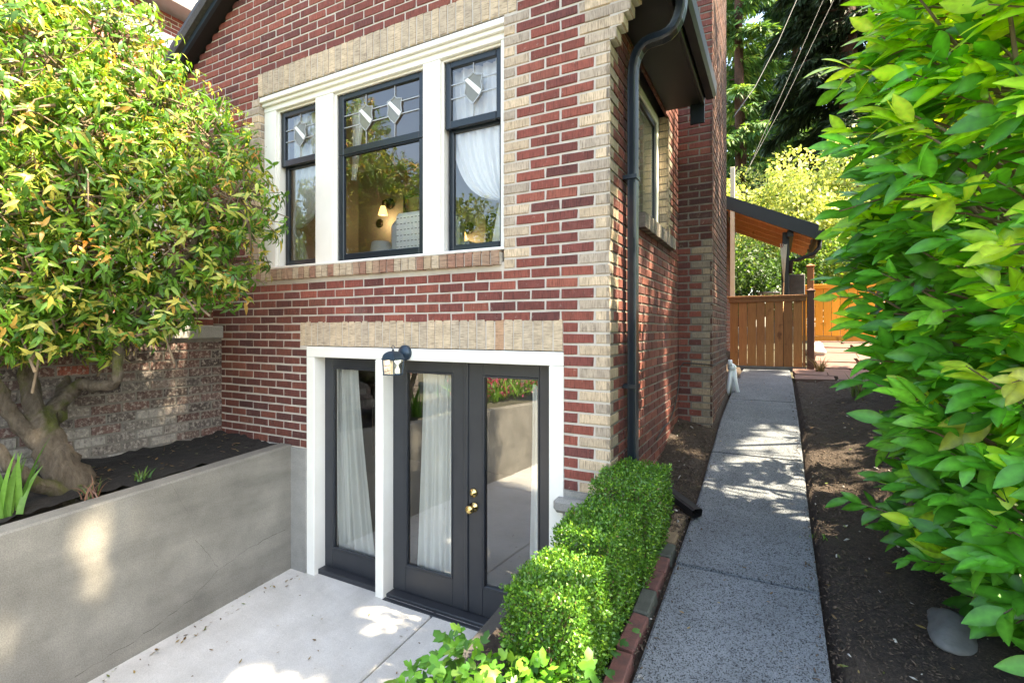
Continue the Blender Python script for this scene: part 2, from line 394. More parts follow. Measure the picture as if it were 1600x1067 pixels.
xs = sorted(set([-400, -150, -60, -30, -15, -9, -4.61, -4.59, -3, -1.5, -.31, -.29, .5, 1.2, 2, 3, 5, 8, 15, 30, 60, 150, 400]))
ys = sorted(set([-400, -150, -60, -30, -14, -10, -7.95, -7.85]+[round(-7+.5*i, 2) for i in range(44)]+[16, 20, 30, 60, 150, 400]))
struct(sheet('ground', xs, ys, lambda x, y: (-.75 if lowered(x, y) else zg(y)-.12), M['ground']))
struct(sheet('mulch_bed', list(np.arange(-.27, 5.2, .045)), list(np.arange(-4, 7.6, .05)),
    lambda x, y: zg(y)+.018+lump(x*1.3, y*1.1, .014)+rng.normal(0, .0075)+(.07*max(0, 1-abs(x)/.5) if y > .3 else 0)+.12*max(0, min(1, (x-1.3)/1.2))-(.12 if .35 < x < 1.04 else 0)-(.3 if y > 5.02 and x > 1.0 else 0), M['mulch']))
struct(sheet('planting_soil', list(np.arange(-3.64, -2.83, .04)), list(np.arange(-5.5, .01, .05)),
    lambda x, y: 1.0+.055*y*(.6)+lump(x, y, .015)+rng.normal(0, .009)+.05*(-2.9-x), M['soil']))
# patio slabs
def slab(mb, x0, x1, y0, y1, zf, th=.12, bev=.008):
    a = [(x0, y0), (x1, y0), (x1, y1), (x0, y1)]
    top = [(x+(bev if i in (0, 3) else -bev), y+(bev if i in (0, 1) else -bev), zf(x, y)) for i, (x, y) in enumerate(a)]
    mid = [(x, y, zf(x, y)-bev) for x, y in a]; bot = [(x, y, zf(x, y)-th) for x, y in a]
    fs = [(0, 1, 2, 3)]+[(i, 4+i, 4+(i+1) % 4, (i+1) % 4) for i in range(4)]+[(4+i, 8+i, 8+(i+1) % 4, 4+(i+1) % 4) for i in range(4)]
    mb.add(top+mid+bot, fs)
zp = lambda x, y: .0+.062*min(y, .1)
b = MB()
for (x0, x1) in ((-2.72, -1.262), (-1.25, -.37)):
    for (y0, y1) in ((-2.9, .2), (-5.6, -2.915), (-8, -5.615)): slab(b, x0, x1, y0, y1, zp)
struct(b.build('patio', M['patio']))
b = MB()
yy = [-3.2, -.93, .02, 1.72, 3.45, 5.0, 6.32]
for i in range(len(yy)-1):
    n = 6; y0, y1 = yy[i]+.014, yy[i+1]-.014
    for k in range(n):
        pass
    ysl = np.linspace(y0, y1, n+1); tilt = random.uniform(-.008, .008)
    top = [(x, y+(x-.7)*.06*0, zg(y)+.035+tilt*(y-y0)+random.uniform(-.001, .001)) for y in ysl for x in (.372, 1.018)]
    edge = [(x, y, zg(y)+.027+tilt*(y-y0)) for y in ysl for x in (.36, 1.03)]
    bot = [(x, y, zg(y)-.06) for y in ysl for x in (.36, 1.03)]
    o = 2*(n+1); fs = []
    for k in range(n):
        a = 2*k; fs += [(a, a+1, a+3, a+2), (a, a+2, o+a+2, o+a), (a+1, o+a+1, o+a+3, a+3), (o+a, o+a+2, 2*o+a+2, 2*o+a), (o+a+1, 2*o+a+1, 2*o+a+3, o+a+3)]
    fs += [(0, o, o+1, 1), (o, 2*o, 2*o+1, o+1), (2*n, 2*n+1, o+2*n+1, o+2*n), (o+2*n, o+2*n+1, 2*o+2*n+1, 2*o+2*n)]
    b.add(top+edge+bot, fs)
struct(b.build('path', M['path']))
# flagstones beyond the mulch
b = MB()
random.seed(3)
cells = []
for j in range(9):
    y0 = 5.0+j*.46; x = 1.06-.06*j*0
    x = 1.08 if y0 < 6.3 else 1.42
    while x < 3.4:
        wd = random.uniform(.4, .75); cells.append((x, y0, min(wd, 3.5-x))); x += wd
for (x, y, wd) in cells:
    g = .012; jt = lambda: random.uniform(-.035, .035)
    q = [(x+g+jt(), y+g+jt()), (x+wd-g+jt(), y+g+jt()), (x+wd-g+jt(), y+.46-g+jt()), (x+g+jt(), y+.46-g+jt())]
    t = random.uniform(.025, .05)
    b.prism([(px, py, zg(py)-.03) for px, py in q], (0, 0, .05+t), col=(1, 1, 1))
struct(b.build('flagstone_path', M['flag'])); random.seed(11)
#@@WALLS
# ------------------------------------------------------------------ retaining walls
def wall_profile(name, x0, x1, ys, topf, botf, m, parent=None, extra=None):
    mb = MB(); vs = []
    for y in ys:
        t = topf(y)
        for (x, z) in ((x0, botf(y)), (x0, t-.012), (x0+.012, t), (x1-.014, t+random.uniform(-.004, .004)), (x1, t-.014), (x1, (t+botf(y))*.5), (x1, botf(y))): vs.append((x, y, z))
    n = 7; fs = [(i*n+j, i*n+j+1, (i+1)*n+j+1, (i+1)*n+j) for i in range(len(ys)-1) for j in range(n-1)]
    fs += [tuple(range(n)), tuple(range((len(ys)-1)*n, len(ys)*n))[::-1]]
    mb.add(vs, fs)
    if extra: extra(mb)
    return mb.build(name, m, parent)
def cracks(mb):
    random.seed(5)
    def crack(pts, w=.0015):
        P = []
        for (a, c) in zip(pts[:-1], pts[1:]):
            for k in range(7):
                t = k/7; P.append((a[0]+(c[0]-a[0])*t, a[1]+(c[1]-a[1])*t+random.uniform(-.008, .008)))
        P.append(pts[-1])
        for (a, c) in zip(P[:-1], P[1:]):
            ww = w*random.uniform(.4, 1.2); x = -2.6995
            mb.add([(x, a[0], a[1]-ww), (x, c[0], c[1]-ww), (x, c[0], c[1]+ww), (x, a[0], a[1]+ww)], [(0, 1, 2, 3)], 1)
    crack([(-.06, .33), (-.35, .31), (-.62, .24), (-.8, .12), (-1.15, .02), (-1.45, -.02)])
    crack([(-.95, .97), (-.83, .72), (-.78, .52), (-.66, .33), (-.62, .25)])
M['crack'] = mat('dark_crack', (.07, .063, .055), None, .95)  # thin dark strips laid on the wall face as cracks
o = wall_profile('retaining_wall', -2.845, -2.70, list(np.arange(-7.5, -.005, .25))+[-.004], lambda y: 1.015+.062*y*.95, lambda y: -.9, [M['concrete'], M['crack']], None, cracks)
tag(o, 'long cracked grey concrete retaining wall holding up the soil bed left of the patio', 'retaining wall')
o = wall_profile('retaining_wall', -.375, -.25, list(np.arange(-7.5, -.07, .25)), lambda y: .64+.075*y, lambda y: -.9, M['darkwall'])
tag(o, 'low dark concrete retaining wall under the boxwood cubes and ivy right of the patio', 'retaining wall')

# ------------------------------------------------------------------ brick house
house = thing('brick_house', 'red and buff brick house with white triple window and dark french doors', 'house')
CH = .0675
RED = [(.215, .057, .042), (.26, .072, .050), (.175, .048, .039), (.135, .041, .036), (.29, .088, .060)]
REDW = [4, 3, 3, 1.6, 1.2]
BUFF = [(.55, .425, .295), (.50, .395, .285), (.45, .365, .28), (.59, .46, .32), (.40, .33, .26)]
def redc(): c = random.choices(RED, REDW)[0]; k = random.uniform(.85, 1.15); return tuple(x*k for x in c)
def buffc(dark=1.0):
    if random.random() < .014: return (.44, .17, .065)
    c = random.choice(BUFF); k = random.uniform(.9, 1.1)*dark; return tuple(x*k for x in c)
class Wall:
    """bricks laid on a plane: O + u*U + z, outward normal Nv"""
    def __init__(s, O, U, Nv, z0): s.O = Vector(O); s.U = Vector(U); s.N = Vector(Nv); s.z0 = z0; s.mb = MB(); s.holes = []; s.skip = []
    def P(s, u, z, d=0): return s.O+s.U*u+Vector((0, 0, z))+s.N*d
    def brick(s, u0, u1, za, zb, col, d=.0, mi=1, back=-.02):
        j = lambda k=.0026: random.uniform(-k, k)
        e = .0028; f = d+random.uniform(-.0015, .0012)
        b = [s.P(u0+j(), za+j(), f-.004), s.P(u1+j(), za+j(), f-.004), s.P(u1+j(), zb+j(), f-.004), s.P(u0+j(), zb+j(), f-.004)]
        k = [s.P(u0, za, back), s.P(u1, za, back), s.P(u1, zb, back), s.P(u0, zb, back)]
        t = [s.P(u0+e+j(), za+e+j(), f), s.P(u1-e+j(), za+e+j(), f), s.P(u1-e+j(), zb-e+j(), f), s.P(u0+e+j(), zb-e+j(), f)]
        fs = [(8, 9, 10, 11)]+[(4+i, 4+(i+1) % 4, 8+(i+1) % 4, 8+i) for i in range(4)]+[(i, (i+1) % 4, 4+(i+1) % 4, 4+i) for i in range(4)]
        s.mb.add(k+b+t, fs, mi, col)
    def field(s, ua, ub, zend, buffL=None, buffR=None, blocks=(), colour=None, inside=None, par=0, dark=1.0, buffr=None):
        """blocks: (u0,u1,z0,z1,buff_left_of_block,buff_right_of_block)"""
        jt = .014; k = 0; z = s.z0
        while z < zend-.01:
            za, zb = z+jt/2, z+CH-jt/2; zc = z+CH/2
            iv = [(ua, ub, buffL, buffR)]
            for (h0, h1, y0, y1, bl, br) in blocks:
                if y0 < zc < y1:
                    nv = []
                    for (p, q, l, r_) in iv:
                        if h1 <= p or h0 >= q: nv.append((p, q, l, r_)); continue
                        if h0 > p+.02: nv.append((p, h0, l, bl))
                        if h1 < q-.02: nv.append((h1, q, br, r_))
                    iv = nv
            odd = (k+par) % 2
            for (p, q, l, r_) in iv:
                x0, x1 = p, q
                if l and zc > l[0] and zc < l[1]:
                    wl = .192 if odd else .092; wl = min(wl, x1-x0); s.emit(x0, x0+wl-jt*(wl < x1-x0-.01), za, zb, buffc(dark), inside); x0 += wl
                if r_ and zc > r_[0] and zc < r_[1]:
                    wr = .092 if odd else .192; wr = min(wr, x1-x0)
                    if wr > .03: s.emit(x1-wr+jt*.5, x1, za, zb, buffc(dark), inside); x1 -= wr-jt*.5
                u = x0
                first = True
                while u < x1-.02:
                    g = math.floor((u+(.1 if odd else 0)+1e-4)/.2)*.2-(.1 if odd else 0)+.2
                    if g-u < .06: g += .2
                    if x1-g < .05: g = x1
                    en = g-jt if g < x1-.001 else x1
                    if r_ is not None and en == x1 and zc > r_[0] and zc < r_[1]: en = x1-jt
                    s.emit(u, en, za, zb, (colour(u, zc) if colour else redc()), inside); u = g
            z += CH; k += 1
    def emit(s, u0, u1, za, zb, col, inside):
        if u1-u0 < .015: return
        if inside and not (inside(u0, zb) and inside(u1, zb)): return
        s.brick(u0, u1, za, zb, col)
    def soldiers(s, ua, ub, za, zb, d=0, dark=1.0, back=-.02, colf=None):
        soft = lambda: tuple(.5*a+.5*c for a, c in zip(buffc(dark), (.50*dark, .405*dark, .29*dark)))
        n = max(1, round((ub-ua)/CH)); p = (ub-ua)/n
        for i in range(n): s.brick(ua+i*p+.005, ua+(i+1)*p-.005, za+.005, zb-.006, colf() if colf else soft(), d, 2, back)
    def panel(s, us, zs, holes, d=-.007, inside=None, mi=0):
        us = sorted(set(us+[h[0] for h in holes]+[h[1] for h in holes])); zs = sorted(set(zs+[h[2] for h in holes]+[h[3] for h in holes]))
        for i in range(len(us)-1):
            for j in range(len(zs)-1):
                uc, zc = (us[i]+us[i+1])/2, (zs[j]+zs[j+1])/2
                if any(h[0] < uc < h[1] and h[2] < zc < h[3] for h in holes): continue
                s.mb.add([s.P(us[i], zs[j], d), s.P(us[i+1], zs[j], d), s.P(us[i+1], zs[j+1], d), s.P(us[i], zs[j+1], d)], [(0, 1, 2, 3)], mi)
    def build(s, name, parent, old=False, ob=False): return s.mb.build(name, [M['old_shade_mortar' if old else 'mortar'], M['oldbrick' if ob else 'brick'], M['soldier']], parent, recalc=False)
rakeL = lambda u: 4.51+.65*(u+4.04); rakeR = lambda u: 4.19-.62*u
ingable = lambda u, z: z < rakeL(u)+.05 and z < rakeR(u)+.02
WX0, WX1, WZ0, WZ1 = -3.13, -.697, 2.478, 3.978         # triple window opening
DX0, DX1, DZ1 = -2.518, -.284, 1.83                     # door opening
front = Wall((0, 0, 0), (1, 0, 0), (0, -1, 0), 1.0)
everb = (-9, 99)
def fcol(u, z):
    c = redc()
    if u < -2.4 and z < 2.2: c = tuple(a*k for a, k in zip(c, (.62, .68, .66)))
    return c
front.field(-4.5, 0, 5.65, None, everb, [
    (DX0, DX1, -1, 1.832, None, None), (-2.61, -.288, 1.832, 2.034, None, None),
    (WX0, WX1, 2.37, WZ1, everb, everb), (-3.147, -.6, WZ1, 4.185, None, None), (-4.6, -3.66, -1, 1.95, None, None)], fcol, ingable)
front.soldiers(-2.608, -.288, 1.83, 2.036)
front.soldiers(-3.145, -.602, 3.98, 4.186)
front.panel([-4.5, 0], [.9, 2.0, 4.0], [(DX0, DX1, -1, DZ1+.005), (WX0+.0, WX1, 2.40, WZ1+.004)])
front.mb.add([(-4.5, .007, 4.0), (0, .007, 4.0), (0, .007, rakeR(0)), (-2.3, .007, 5.62), (-4.5, .007, rakeL(-4.5))], [(0, 1, 2, 3, 4)], 0)
for u in (WX0, WX1):                                    # brick returns of the window jambs
    sgn = 1 if u == WX0 else -1
    jw = Wall((u, 0, 0), (0, 1, 0), (sgn, 0, 0), 1.0); jw.mb = front.mb
    z = 1.0; k = 0
    while z < WZ1-.01:
        if z > 2.44: jw.brick(.004, .1, z+.0055, z+CH-.0055, buffc(.8), -.002)
        z += CH; k += 1
    jw.panel([0.004, .14], [2.4, WZ1], [], -.008)
# corbelled kneeler courses at the corner
for i in range(6):
    zc = 1.0+CH*(39+i); ex = .04*(i+1)
    front.brick(-.15, ex, zc+.0055, zc+CH-.0055, buffc(), .004, 1, -.1)
    cw = Wall((ex, 0, 0), (0, 1, 0), (1, 0, 0), 0); cw.mb = front.mb
    cw.brick(-.003, .1, zc+.0055, zc+CH-.0055, buffc(), 0, 1, -.03)
    front.mb.box((-.0, .0, zc-.001), (ex-.012, .095, zc+CH), 0)
front.build('front_wall', house)
sill = Wall((0, 0, 0), (1, 0, 0), (0, -1, 0), 0)
random.seed(21)
sill.soldiers(-3.125, -.712, 2.375, 2.478, .035, .8, -.12, lambda: random.choice([(.40, .30, .20), (.34, .22, .15), (.30, .16, .11), (.45, .36, .26)]))
sill.mb.box((-3.12, -.022, 2.382), (-.715, .12, 2.462), 0)
sill.build('window_sill', house)
# side wall facing the path
SY0, SY1, SZ0, SZ1 = .70, 1.775, 2.79, 3.86
side = Wall((0, 0, 0), (0, 1, 0), (1, 0, 0), 1.0-CH*6)
def scol(u, z): c = redc(); return tuple(x*.62 for x in c)  # brick colour darkened to put the shade of this side into it
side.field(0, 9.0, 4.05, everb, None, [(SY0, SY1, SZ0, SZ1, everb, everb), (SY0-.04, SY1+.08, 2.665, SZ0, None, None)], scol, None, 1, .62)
side.panel([0.007, 9.0], [.4, 4.3], [(SY0, SY1, SZ0-.02, SZ1)])
jw = Wall((0, SY1, 0), (-1, 0, 0), (0, -1, 0), 1.0); jw.mb = side.mb
z = SZ0; k = 0
while z < SZ1-.02:
    jw.brick(.004, .085, z+.0055, z+CH-.0055, buffc(.9), 0); z += CH
jw.panel([.0, .12], [SZ0, SZ1], [], -.007)
jw = Wall((0, SY0, 0), (-1, 0, 0), (0, 1, 0), 1.0); jw.mb = side.mb; jw.panel([.0, .12], [SZ0-.1, SZ1], [], -.001)
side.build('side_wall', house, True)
ss = Wall((0, 0, 0), (0, 1, 0), (1, 0, 0), 0)
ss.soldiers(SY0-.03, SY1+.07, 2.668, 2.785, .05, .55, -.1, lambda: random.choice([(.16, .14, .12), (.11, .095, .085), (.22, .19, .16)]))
ss.mb.box((.035, SY0-.02, 2.675), (-.1, SY1+.06, 2.772), 0)
ss.build('window_sill', house)
# chimney
CX, CY0, CY1 = .31, 2.262, 3.75
cf = Wall((0, CY0, 0), (1, 0, 0), (0, -1, 0), 1.0-CH*5)
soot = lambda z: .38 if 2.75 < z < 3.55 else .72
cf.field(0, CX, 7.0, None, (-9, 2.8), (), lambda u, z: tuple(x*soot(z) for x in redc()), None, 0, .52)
random.seed(31)
cf.panel([0, CX], [.4, 7], [])
cs = Wall((CX, CY0, 0), (0, 1, 0), (1, 0, 0), 1.0-CH*5); cs.mb = cf.mb
cs.field(0, CY1-CY0, 7.0, None, None, (), lambda u, z: tuple(x*k for x, k in zip(redc(), (.38, .5, .42))), None, 1)  # tree shade on this face is put into the brick colour
cs.panel([0.007, CY1-CY0], [.4, 7], [])
cb = Wall((CX, CY1, 0), (-1, 0, 0), (0, 1, 0), 1); cb.mb = cf.mb; cb.panel([0, CX], [.4, 7], [], 0)
cf.mb.box((-.9, CY0+.01, 4.2), (CX-.01, CY1-.01, 6.99), 0)
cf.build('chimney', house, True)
# foundation
b = MB()
b.box((-2.735, -.012, -.4), (-2.52, .2, .995), 0, bev=.006)
b.build('foundation_pier', M['pier'], house)
b = MB(); b.box((-.335, -.06, .875), (-.03, .2, .962), 0, bev=.022)
b.box((-.283, -.02, -.4), (-.001, .2, .874), 0); b.box((-.283, -.004, .963), (-.001, .2, 1.002), 0)
b.build('foundation_pier', M['pier'], house)
# carcass behind the brick skins
def holed(mb, y, x0, x1, z0, z1, holes, mi=0):
    wl = Wall((0, y, 0), (1, 0, 0), (0, -1, 0), 0); wl.mb = mb; wl.panel([x0, x1], [z0, z1], holes, 0, None, mi)
b = MB()
holed(b, .21, -4.5, -.02, -.3, 4.4, [(DX0, DX1, -.05, DZ1), (WX0, WX1, 2.45, WZ1)])
b.build('inner_wall', M['room'], house)
b = MB()                                                # upstairs room
def room(mb, x0, x1, y0, y1, z0, z1, fl=1, ce=2):
    mb.add([(x0, y1, z0), (x1, y1, z0), (x1, y1, z1), (x0, y1, z1)], [(0, 1, 2, 3)], 0)
    mb.add([(x0, y0, z0), (x0, y1, z0), (x0, y1, z1), (x0, y0, z1)], [(0, 1, 2, 3)], 0)
    mb.add([(x1, y0, z0), (x1, y1, z0), (x1, y1, z1), (x1, y0, z1)], [(0, 1, 2, 3)], 0)
    mb.add([(x0, y0, z0), (x1, y0, z0), (x1, y1, z0), (x0, y1, z0)], [(0, 1, 2, 3)], fl)
    mb.add([(x0, y0, z1), (x1, y0, z1), (x1, y1, z1), (x0, y1, z1)], [(0, 1, 2, 3)], ce)
room(b, -4.36, -.12, .212, 2.4, 2.12, 4.17)
b.build('living_room', [M['room'], M['floorwood'], M['ceil']], house)
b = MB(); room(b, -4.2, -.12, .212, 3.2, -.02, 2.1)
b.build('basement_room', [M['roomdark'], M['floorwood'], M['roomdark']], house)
b = MB()                                                # remaining outside walls
b.add([(-5.6, .02, 1), (-5.6, 10, 1), (-5.6, 10, 4.2), (-5.6, .02, 4.2)], [(0, 1, 2, 3)])
b.add([(-5.6, 9.0, 1), (0, 9.0, 1), (0, 9.0, 4.2), (-2.3, 9.0, 5.6), (-5.6, 9.0, 4.2)], [(0, 1, 2, 3, 4)])
b.add([(-5.6, .022, 1.9), (-4.4, .022, 1.9), (-4.4, .022, 4.3), (-5.6, .022, 3.6)], [(0, 1, 2, 3)])
b.build('rear_wall', M['mortar'], house)
# roof
b = MB()
def roofplane(mb, xa, za, xb, zb, y0, y1, th=.09):
    mb.prism([(xa, y0, za), (xb, y0, zb), (xb, y0, zb+th), (xa, y0, za+th)], (0, y1-y0, 0))
roofplane(b, -2.3, 5.64, .02, 4.20, -.20, 10); roofplane(b, .02, 4.20, .36, 3.99, -.20, 1.66)
roofplane(b, -5.7, 3.47, -2.3, 5.70, -.18, 10)
rf = b.build('roof', M['shingle'], house)
b = MB()                                                # raking bargeboard with dark soffit on the gable
def rake(mb, y0, y1, lo, hi, xa, xb, mi):
    f = rakeL
    mb.prism([(xa, y0, f(xa)+lo), (xb, y0, f(xb)+lo), (xb, y0, f(xb)+hi), (xa, y0, f(xa)+hi)], (0, y1-y0, 0), mi)
rake(b, -.135, -.105, .0, .15, -4.55, -2.35, 1)
rake(b, -.17, -.1355, .10, .20, -4.6, -2.35, 1)
rake(b, -.104, .0, .02, .05, -4.55, -2.35, 0)
b.build('bargeboard', [M['eave'], mat('slate_blue_paint', (.025, .037, .050), (.018, .028, .04), .4, 6)], house)
b = MB()                                                # eave with soffit, fascia and gutter along the side
b.box((.0, -.02, 3.862), (.31, 1.66, 3.885), 0)
b.box((.29, -.2, 3.845), (.315, 1.66, 4.02), 0, bev=.003)
b.box((.20, 1.64, 3.70), (.312, 1.665, 3.86), 1)
b.build('eave', [M['eave'], M['sash']], house)
b = MB()
prof = [(.317, 4.01), (.317, 3.90), (.33, 3.882), (.385, 3.882), (.405, 3.91), (.41, 3.99), (.402, 4.012), (.395, 3.99), (.325, 3.92), (.325, 4.01)]
b.prism([(x, -.23, z) for x, z in prof], (0, 1.88, 0)); b.build('gutter', M['eave'], house)
b = MB()                                                # downspout: ribbed pipe, S bend up to the gutter
def rect_sweep(mb, pts, w, d, sdv=(0, 1, 0)):
    P = [Vector(p) for p in pts]; vs = []; sd = Vector(sdv); prof = []
    for i in range(16):
        th = 2*math.pi*(i+.5)/16; c, s_ = math.cos(th), math.sin(th)
        k = .92 if i % 2 else 1.0
        prof.append((math.copysign(abs(c)**.45, c)*w/2*k, math.copysign(abs(s_)**.45, s_)*d/2*k))
    for i, p in enumerate(P):
        t = (P[min(i+1, len(P)-1)]-P[max(i-1, 0)]).normalized(); o = t.cross(sd).normalized()
        vs += [p+sd*a+o*c for a, c in prof]
    n = 16; mb.add(vs, [(i*n+j, i*n+(j+1) % n, (i+1)*n+(j+1) % n, (i+1)*n+j) for i in range(len(P)-1) for j in range(n)])
path = [(.052, .32, .70), (.052, .32, 3.54)]
for t in np.linspace(.08, 1, 12): path.append((.052+.31*(t*t*(3-2*t)), .32-.10*t, 3.54+.35*(t+.18*math.sin(2*math.pi*t))))
rect_sweep(b, path, .085, .062)
for zz in (1.6, 2.9): b.box((.0, .27, zz), (.086, .368, zz+.025), 0)
b.build('downspout', M['sash'], house)

# ---- triple window
win = MB()
fy = .055
def fr(mb, x0, x1, z0, z1, y0, y1, mi=0, bev=.004): mb.box((x0, y0, z0), (x1, y1, z1), mi, bev=bev)
fr(win, WX0, -2.98, 2.50, 3.86, fy, .20); fr(win, -2.49, -2.29, 2.50, 3.86, fy, .20); fr(win, -1.39, -1.24, 2.50, 3.86, fy, .20); fr(win, -.75, WX1, 2.50, 3.86, fy, .20)
fr(win, WX0, WX1, 3.861, WZ1, fy-.002, .20); fr(win, WX0-.0, WX1, 3.935, WZ1-.001, .008, fy-.003); fr(win, WX0, WX1, 3.905, 3.934, .03, fy-.003)
fr(win, WX0, WX1, WZ0+.001, 2.499, .0, .20)
for (a, c) in ((-2.98, -2.49), (-2.29, -1.39), (-1.24, -.75)):      # inner stops
    fr(win, a, a+.014, 2.50, 3.86, .08, .098, bev=.002); fr(win, c-.014, c, 2.50, 3.86, .08, .098, bev=.002); fr(win, a+.015, c-.015, 3.845, 3.86, .08, .098, bev=.002)
wo = win.build('window', M['white'], house)
def sash(x0, x1, z0, z1, y, st=.05, top=.045, bot=.055, d=.035):
    mb = MB(); fr(mb, x0, x0+st, z0, z1, y, y+d, bev=.005); fr(mb, x1-st, x1, z0, z1, y, y+d, bev=.005)
    fr(mb, x0+st+.0005, x1-st-.0005, z1-top, z1, y+.0006, y+d, bev=.005); fr(mb, x0+st+.0005, x1-st-.0005, z0, z0+bot, y+.0006, y+d, bev=.005)
    return mb.build('sash', M['sash'], wo), (x0+st, x1-st, z0+bot, z1-top, y)
def pane(g, parent=None, m='glass', name='glass'):
    x0, x1, z0, z1, y = g; mb = MB(); mb.add([(x0-.003, y+.018, z0-.003), (x1+.003, y+.018, z0-.003), (x1+.003, y+.018, z1+.003), (x0-.003, y+.018, z1+.003)], [(0, 1, 2, 3)])
    return mb.build(name, M[m], parent or wo, recalc=False)
def shield(mb, cx, cz, y, s):
    hw, hh = .060*s, .082*s
    out = [(-.0, 1.0), (.35, .80), (.95, .72), (.80, .25), (.92, -.25), (.55, -.62), (0, -1.), (-.55, -.62), (-.92, -.25), (-.80, .25), (-.95, .72), (-.35, .80)]
    P = [(cx+a*hw, y, cz+c*hh) for a, c in out]
    mb.prism(P, (0, .006, 0), 1)
    Pb = [(p[0], y-.002, p[2]) for p in P]
    for a, c in zip(Pb, Pb[1:]+Pb[:1]): mb.beam(a, c, .006, .006, 0, up=(0, 1, 0))
    mb.prism([(cx-.9*hw, y-.001, cz+.62*hh), (cx-.55*hw, y-.001, cz+.72*hh), (cx+.92*hw, y-.001, cz-.30*hh), (cx+.55*hw, y-.001, cz-.5*hh)], (0, -.004, 0), 2)
def leading(g, cxs, s=1.35):
    x0, x1, z0, z1, y = g; mb = MB(); yy = y+.012; cz = (z0+z1)/2+.01
    hz = .055*s
    for z in (cz+.045*s, cz-.03*s):
        last = x0
        for c in cxs+[None]:
            e = (c-.04*s) if c is not None else x1
            mb.beam((last, yy, z), (e, yy, z), .007, .005, 0, up=(0, 1, 0)); last = (c+.04*s) if c is not None else x1
    for c in cxs:
        mb.beam((c, yy, z0), (c, yy, cz-.084*s), .005, .007, 0, up=(0, 1, 0)); mb.beam((c, yy, cz+.084*s), (c, yy, z1), .005, .007, 0, up=(0, 1, 0))
        shield(mb, c, cz, yy-.003, s)
    mb.build('leaded_light', [M['lead'], M['medal'], M['bevel']], wo)
for (a, c) in ((-2.965, -2.505), (-1.225, -.765)):
    _, g = sash(a, c, 3.375, 3.845, .10, .045, .045, .055); pane(g); leading(g, [(g[0]+g[1])/2], 1.3)
    _, g = sash(a+.002, c-.002, 2.505, 3.40, .140, .04, .04, .06); pane(g)
_, g = sash(-2.275, -1.405, 3.36, 3.845, .10, .055, .045, .055); pane(g); leading(g, [g[0]+.235, g[1]-.235], 1.25)
_, g = sash(-2.275, -1.405, 2.505, 3.359, .1005, .055, .012, .065); pane(g)
# ---- side window
b = MB()
for a in ((-.088, SY0, SZ0, -.16, SY0+.07, SZ1), (-.088, SY1-.06, SZ0, -.16, SY1, SZ1), (-.088, SY0+.07, SZ1-.07, -.16, SY1-.06, SZ1), (-.088, SY0+.07, SZ0, -.16, SY1-.06, SZ0+.03)):
    b.box(a[:3], a[3:], 0, bev=.004)
so = b.build('window', M['white'], house)
b = MB()
for a in ((-.1, SY0+.07, SZ0+.03, -.13, SY0+.12, SZ1-.07), (-.1, SY1-.11, SZ0+.03, -.13, SY1-.06, SZ1-.07), (-.1, SY0+.12, SZ1-.12, -.13, SY1-.11, SZ1-.07), (-.1, SY0+.12, SZ0+.03, -.13, SY1-.11, SZ0+.1)): b.box(a[:3], a[3:], 0, bev=.003)
b.build('sash', M['sash'], so)
b = MB(); b.add([(-.115, SY0+.1, SZ0+.05), (-.115, SY1-.1, SZ0+.05), (-.115, SY1-.1, SZ1-.1), (-.115, SY0+.1, SZ1-.1)], [(0, 1, 2, 3)]); b.build('glass', M['glass'], so, False)
# ---- french doors and sidelight
b = MB()
fr(b, DX0, -2.43, -.02, 1.744, -.008, .2); fr(b, -.379, DX1, -.02, 1.744, -.008, .2); fr(b, DX0, DX1, 1.745, 1.829, -.0085, .2)
fr(b, -1.782, -1.705, -.015, 1.744, -.012, .2, bev=.008)
do = b.build('door_frame', M['white'], house)
b = MB(); fr(b, -2.429, -1.783, -.06, .035, .03, .2); fr(b, -1.704, -.38, -.06, .020, .02, .2, bev=.006); fr(b, -1.704, -.38, -.06, -.002, -.022, .019, bev=.005)
b.build('threshold', M['black'], do)
def leaf(name, x0, x1, y, gx0, gx1, gz0, gz1, z0, z1, panel=False):
    mb = MB(); d = .042
    fr(mb, x0, gx0, z0, z1, y, y+d, bev=.003); fr(mb, gx1, x1, z0, z1, y, y+d, bev=.003)
    fr(mb, gx0+.0004, gx1-.0004, gz1, z1, y+.0004, y+d, bev=.003); fr(mb, gx0+.0004, gx1-.0004, z0, gz0, y+.0004, y+d, bev=.003)
    e = .014
    for a in ((gx0, gx0+e, gz0, gz1), (gx1-e, gx1, gz0, gz1), (gx0+e, gx1-e, gz0, gz0+e), (gx0+e, gx1-e, gz1-e, gz1)): fr(mb, *a, y-.004, y+.02, bev=.003)
    o = mb.build(name, M['black'], house)
    pane((gx0+e, gx1-e, gz0+e, gz1-e, y), o, 'doorglass')
    return o
leaf('sidelight', -2.429, -1.783, .10, -2.345, -1.86, .19, 1.66, .036, 1.744)
leaf('french_door', -1.704, -1.045, .10, -1.585, -1.16, .215, 1.66, .023, 1.744)
dr = leaf('french_door', -1.042, -.38, .10, -.916, -.49, .215, 1.655, .023, 1.744)
b = MB(); fr(b, -1.06, -1.028, .03, 1.74, .088, .0995, bev=.004); b.build('astragal', M['black'], dr)
b = MB(); b.lathe((-.985, .099, .75), [(.034, 0), (.034, .006), (.012, .01), (.012, .035), (.024, .04), (.03, .055), (.027, .068), (.012, .074)], (0, -1, 0)); b.build('knob', M['brass'], dr)
b = MB(); b.lathe((-.985, .099, .85), [(.031, 0), (.031, .008), (.026, .016), (.016, .02), (.014, .026)], (0, -1, 0)); b.build('deadbolt', M['brass'], dr)
